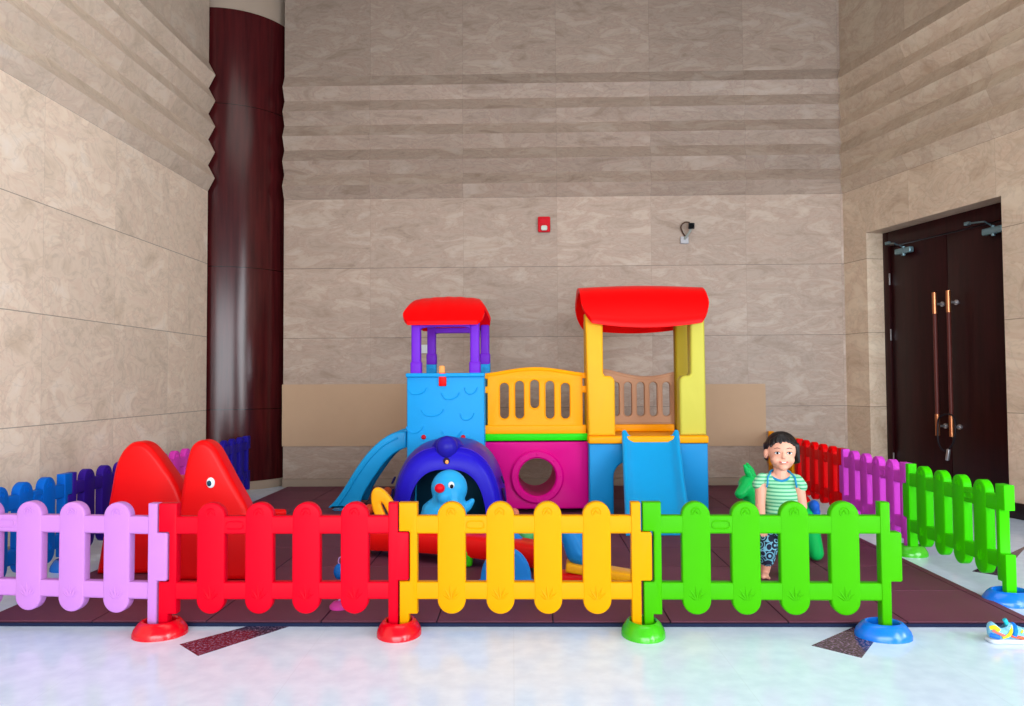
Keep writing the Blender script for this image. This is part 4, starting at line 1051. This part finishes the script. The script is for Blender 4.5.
# hair : cap of hair with fringe and side locks
hair = plastic('black_hair', (14, 10, 13), 0.45, 0.4)
hb = [ell(hc_ + Vector((0.002, 0.024, 0.026)), (0.081, 0.082, 0.078), 4)]
for a, (x1, z1) in enumerate(((-0.062, 0.018), (-0.048, 0.034), (-0.030, 0.044), (-0.012, 0.038), (0.008, 0.046), (0.028, 0.043), (0.046, 0.036), (0.060, 0.026))):
    y1 = -0.066 + 0.62 * abs(x1) ** 1.35
    hb.append(cap(hc_ + Vector((x1 * 0.75, y1 + 0.030, 0.084 - 0.5 * abs(x1))), hc_ + Vector((x1, y1, z1 + 0.009)), 0.016, 0.006))
for k in range(7):
    t_ = k / 6
    hb.append(cap(hc_ + Vector((0.070, -0.018 + 0.06 * t_, 0.03)), hc_ + Vector((0.083 - 0.012 * t_, -0.010 + 0.075 * t_, -0.052 - 0.012 * t_)), 0.019, 0.010))
    hb.append(cap(hc_ + Vector((-0.072, 0.012 + 0.03 * t_, 0.03)), hc_ + Vector((-0.076 + 0.01 * t_, 0.026 + 0.045 * t_, -0.040 - 0.010 * t_)), 0.017, 0.009))
hb.append(cap(hc_ + Vector((0.0, 0.06, 0.0)), hc_ + Vector((0.02, 0.06, -0.055)), 0.045, 0.03))
obj('hair', fuse(hb, 0.004, 7), hair, kid)
# face details
dark = plastic('eye_dark', (24, 16, 16), 0.25); lip = plastic('lip_pink', (196, 92, 88), 0.4); ewhite = plastic('eye_white', (225, 235, 240))
for s in (-1, 1):
    e0 = hc_ + Vector((s * 0.030, -0.0672, -0.004))
    e = obj('eye', ell(e0, (0.0125, 0.006, 0.0062), 3), ewhite, kid)
    obj('iris', ell(e0 + Vector((0, -0.0045, 0)), (0.0062, 0.003, 0.0060), 3), dark, e)
    bm = B(); tube(bm, [e0 + Vector((-0.014, -0.0015, 0.002)), e0 + Vector((-0.005, -0.006, 0.0068)), e0 + Vector((0.006, -0.006, 0.0068)), e0 + Vector((0.014, -0.0015, 0.002))], 0.0016, 6); obj('eyelid', bm, dark, e)
    bm = B(); tube(bm, [hc_ + Vector((s * 0.015, -0.0725, 0.019)), hc_ + Vector((s * 0.030, -0.0700, 0.023)), hc_ + Vector((s * 0.045, -0.0600, 0.018))], [0.0012, 0.0018, 0.001], 6); obj('eyebrow', bm, plastic('brow_brown', (70, 48, 42)), kid)
bm = B(); tube(bm, spline([hc_ + Vector((x, -0.0785 + 9 * x * x, -0.052 + 9 * x * x)) for x in (-0.021, -0.01, 0, 0.01, 0.021)], 4), 0.0034, 8); mo = obj('mouth', bm, lip, kid)
bm = B(); tube(bm, [hc_ + Vector((x, -0.0815 + 6 * x * x, -0.0510 + 8 * x * x)) for x in (-0.011, 0, 0.011)], 0.0020, 8); obj('teeth', bm, ewhite, mo)
# shirt: striped, by a wave along height
sm_ = bpy.data.materials.new('green_striped_cotton'); sm_.use_nodes = True
nt = sm_.node_tree; b = nt.nodes['Principled BSDF']; tc = nt.nodes.new('ShaderNodeTexCoord'); sep = nt.nodes.new('ShaderNodeSeparateXYZ'); nt.links.new(tc.outputs['Object'], sep.inputs[0])
fr_ = mathn(nt, 'FRACT', mathn(nt, 'DIVIDE', sep.outputs[2], 0.0185)); cr = nt.nodes.new('ShaderNodeValToRGB'); nt.links.new(fr_, cr.inputs[0])
cr.color_ramp.interpolation = 'CONSTANT'; cr.color_ramp.elements[0].color = srgb(66, 160, 118); cr.color_ramp.elements[1].position = 0.42; cr.color_ramp.elements[1].color = srgb(150, 210, 168)
nt.links.new(cr.outputs[0], b.inputs['Base Color']); b.inputs['Roughness'].default_value = 0.8
g_ = 0.008
sp_ = [cap(neck + Vector((-0.052, 0, -0.042)), neck + Vector((0.052, 0, -0.042)), 0.034 + g_, 0.034 + g_), ell(chest, (0.082 + g_, 0.062 + g_, 0.09), 4), ell((chest + hips) / 2, (0.083 + g_, 0.07 + g_, 0.10), 4), ell(hips + Vector((0, 0, 0.01)), (0.085 + g_, 0.068 + g_, 0.07), 4),
       cap(shL + Vector((0.006, 0, 0.006)), shL + Vector((-0.014, -0.004, -0.022)), 0.034, 0.0335), cap(shR + Vector((-0.006, 0, 0.006)), shR + Vector((0.014, -0.004, -0.022)), 0.034, 0.0335)]
bmS = fuse(sp_, 0.005, 4)
# neckline: cut away around the neck
dele = [f for f in bmS.faces if ((f.calc_center_median() - (neck + Vector((0, -0.030, 0.022)))).length < 0.058)]
bmesh.ops.delete(bmS, geom=dele, context='FACES')
bmesh.ops.delete(bmS, geom=[v for v in bmS.verts if not v.link_faces], context='VERTS')
obj('shirt', bmS, sm_, kid)
blu = plastic('trim_blue', (40, 140, 190), 0.7)
bm = B(); pts = []
for k in range(24):
    a = 2 * PI * k / 24; pts.append(neck + Vector((0.052 * math.cos(a), -0.005 + 0.040 * math.sin(a), -0.016 + 0.024 * math.sin(a) * 1.0 + 0.008 * abs(math.cos(a)))))
tube(bm, pts, 0.0062, 8, True)
for s in (-1, 1):
    tube(bm, spline([neck + Vector((s * 0.050, -0.014, -0.004)), neck + Vector((s * 0.066, -0.036, -0.020)), neck + Vector((s * 0.070, -0.050, -0.050)), neck + Vector((s * 0.074, -0.044, -0.072))], 4), 0.0048, 6)
obj('collar_trim', bm, blu, kid)['label'] = 'blue neck and shoulder trim'
# trousers : dark navy with pale swirls
pm = bpy.data.materials.new('navy_patterned_cloth'); pm.use_nodes = True
nt = pm.node_tree; b = nt.nodes['Principled BSDF']; tc = nt.nodes.new('ShaderNodeTexCoord'); vo = nt.nodes.new('ShaderNodeTexVoronoi'); vo.feature = 'F1'; vo.inputs['Scale'].default_value = 26; vo.inputs['Randomness'].default_value = 0.6
nt.links.new(tc.outputs['Object'], vo.inputs['Vector']); cr = nt.nodes.new('ShaderNodeValToRGB'); nt.links.new(mathn(nt, 'FRACT', mathn(nt, 'MULTIPLY', vo.outputs['Distance'], 3.2)), cr.inputs[0])
cr.color_ramp.interpolation = 'CONSTANT'; cr.color_ramp.elements[0].color = srgb(120, 190, 214); cr.color_ramp.elements[1].position = 0.34; cr.color_ramp.elements[1].color = srgb(18, 26, 56)
nt.links.new(cr.outputs[0], b.inputs['Base Color']); b.inputs['Roughness'].default_value = 0.8
tp = [ell(hips + Vector((0, 0, -0.012)), (0.092, 0.075, 0.06), 4)]
for s, kx, fx in ((-1, 765, 762.5), (1, 789, 791)):
    hpv = kp(777 + s * 9, 535, 0.02); kn = kp(kx, 552, -0.005); hm = kp(kx - 0.5 * (1 if s < 0 else -1), 559.5, 0.0)
    tp += [cap(hpv, kn, 0.060, 0.052), cap(kn, hm, 0.052, 0.043)]
obj('trousers', fuse(tp, 0.005, 4), pm, kid)

# ------------------------------------------------------------------ the shoe at the right
sh0 = ground(1012, 642)
sh = thing('child_shoe', 'colourful child\'s sport shoe on the white floor at the right edge', 'shoe', (sh0.x - 0.012, sh0.y, 0), R(-2))
swhite = plastic('shoe_sole_white', (196, 204, 212), 0.5)
out = [(-0.085, 0.0), (-0.082, 0.022), (-0.06, 0.034), (-0.02, 0.030), (0.03, 0.033), (0.07, 0.034), (0.095, 0.020), (0.102, 0.0), (0.095, -0.022), (0.06, -0.036), (0.02, -0.034), (-0.03, -0.028), (-0.065, -0.032), (-0.082, -0.02)]
lo_ = [tuple(p)[:2] for p in spline([(a, c, 0) for a, c in out], 4, True)]
bm = plate([lo_], 0.017, 0.005, M=Matrix.Translation((0, 0, 0.0090)))
obj('sole', bm, swhite, sh)
parts = [cap(Vector((-0.058, 0, 0.036)), Vector((-0.062, 0, 0.060)), 0.026, 0.023), cap(Vector((-0.055, 0, 0.036)), Vector((0.06, 0, 0.032)), 0.026, 0.025), cap(Vector((0.0, 0, 0.052)), Vector((0.045, 0, 0.038)), 0.026, 0.022), ell(Vector((0.07, 0, 0.032)), (0.028, 0.029, 0.020))]
ub = fuse(parts, 0.004, 4)
dele = [f for f in ub.faces if ((f.calc_center_median() - Vector((-0.034, 0, 0.090))).length < 0.033)]
bmesh.ops.delete(ub, geom=dele, context='FACES')
um = bpy.data.materials.new('shoe_upper'); um.use_nodes = True; um.node_tree.nodes['Principled BSDF'].inputs['Base Color'].default_value = srgb(110, 200, 222)
nt = um.node_tree; tc = nt.nodes.new('ShaderNodeTexCoord'); nn = nt.nodes.new('ShaderNodeTexNoise'); nn.inputs['Scale'].default_value = 120; nt.links.new(tc.outputs['Object'], nn.inputs['Vector'])
cr = nt.nodes.new('ShaderNodeValToRGB'); nt.links.new(nn.outputs['Fac'], cr.inputs[0]); cr.color_ramp.elements[0].color = srgb(62, 140, 178); cr.color_ramp.elements[1].color = srgb(140, 196, 214)
nt.links.new(cr.outputs[0], nt.nodes['Principled BSDF'].inputs['Base Color']); nt.nodes['Principled BSDF'].inputs['Roughness'].default_value = 0.7
obj('upper', ub, um, sh)
def strap(name, pts, r, rgb, nm, flat=0.35):
    bm = B(); tube(bm, spline([(p[0], p[1] * 0.95, p[2] - 0.004) for p in pts], 5), r * 0.85, 8); return obj(name, bm, plastic(nm, rgb, 0.5), sh)
strap('heel_tab', [(-0.078, -0.012, 0.062), (-0.066, -0.022, 0.068), (-0.052, -0.026, 0.056)], 0.010, (238, 226, 40), 'shoe_yellow')
strap('heel_patch', [(-0.080, -0.014, 0.036), (-0.066, -0.025, 0.034), (-0.052, -0.027, 0.030)], 0.011, (40, 110, 210), 'shoe_blue')
strap('coral_stripe', [(-0.074, -0.022, 0.056), (-0.050, -0.030, 0.044), (-0.03, -0.030, 0.036)], 0.006, (244, 110, 100), 'shoe_coral')
strap('coral_stripe', [(-0.005, -0.027, 0.036), (0.02, -0.029, 0.032), (0.04, -0.030, 0.028)], 0.007, (244, 96, 60), 'shoe_orange')
strap('yellow_strap', [(-0.040, -0.029, 0.030), (-0.018, -0.030, 0.038), (-0.006, -0.027, 0.052), (0.002, -0.014, 0.070)], 0.007, (240, 230, 30), 'shoe_yellow')
strap('blue_strap', [(0.006, -0.030, 0.036), (0.012, -0.028, 0.058), (0.016, -0.010, 0.072), (0.016, 0.010, 0.072), (0.012, 0.026, 0.055)], 0.010, (20, 120, 220), 'shoe_strap_blue')
strap('tongue', [(-0.002, 0, 0.066), (-0.010, 0, 0.084), (-0.016, 0, 0.094)], 0.010, (40, 180, 200), 'shoe_teal')
strap('toe_trim', [(0.034, -0.026, 0.048), (0.042, -0.020, 0.054), (0.044, 0.0, 0.058)], 0.005, (220, 232, 60), 'shoe_lime')
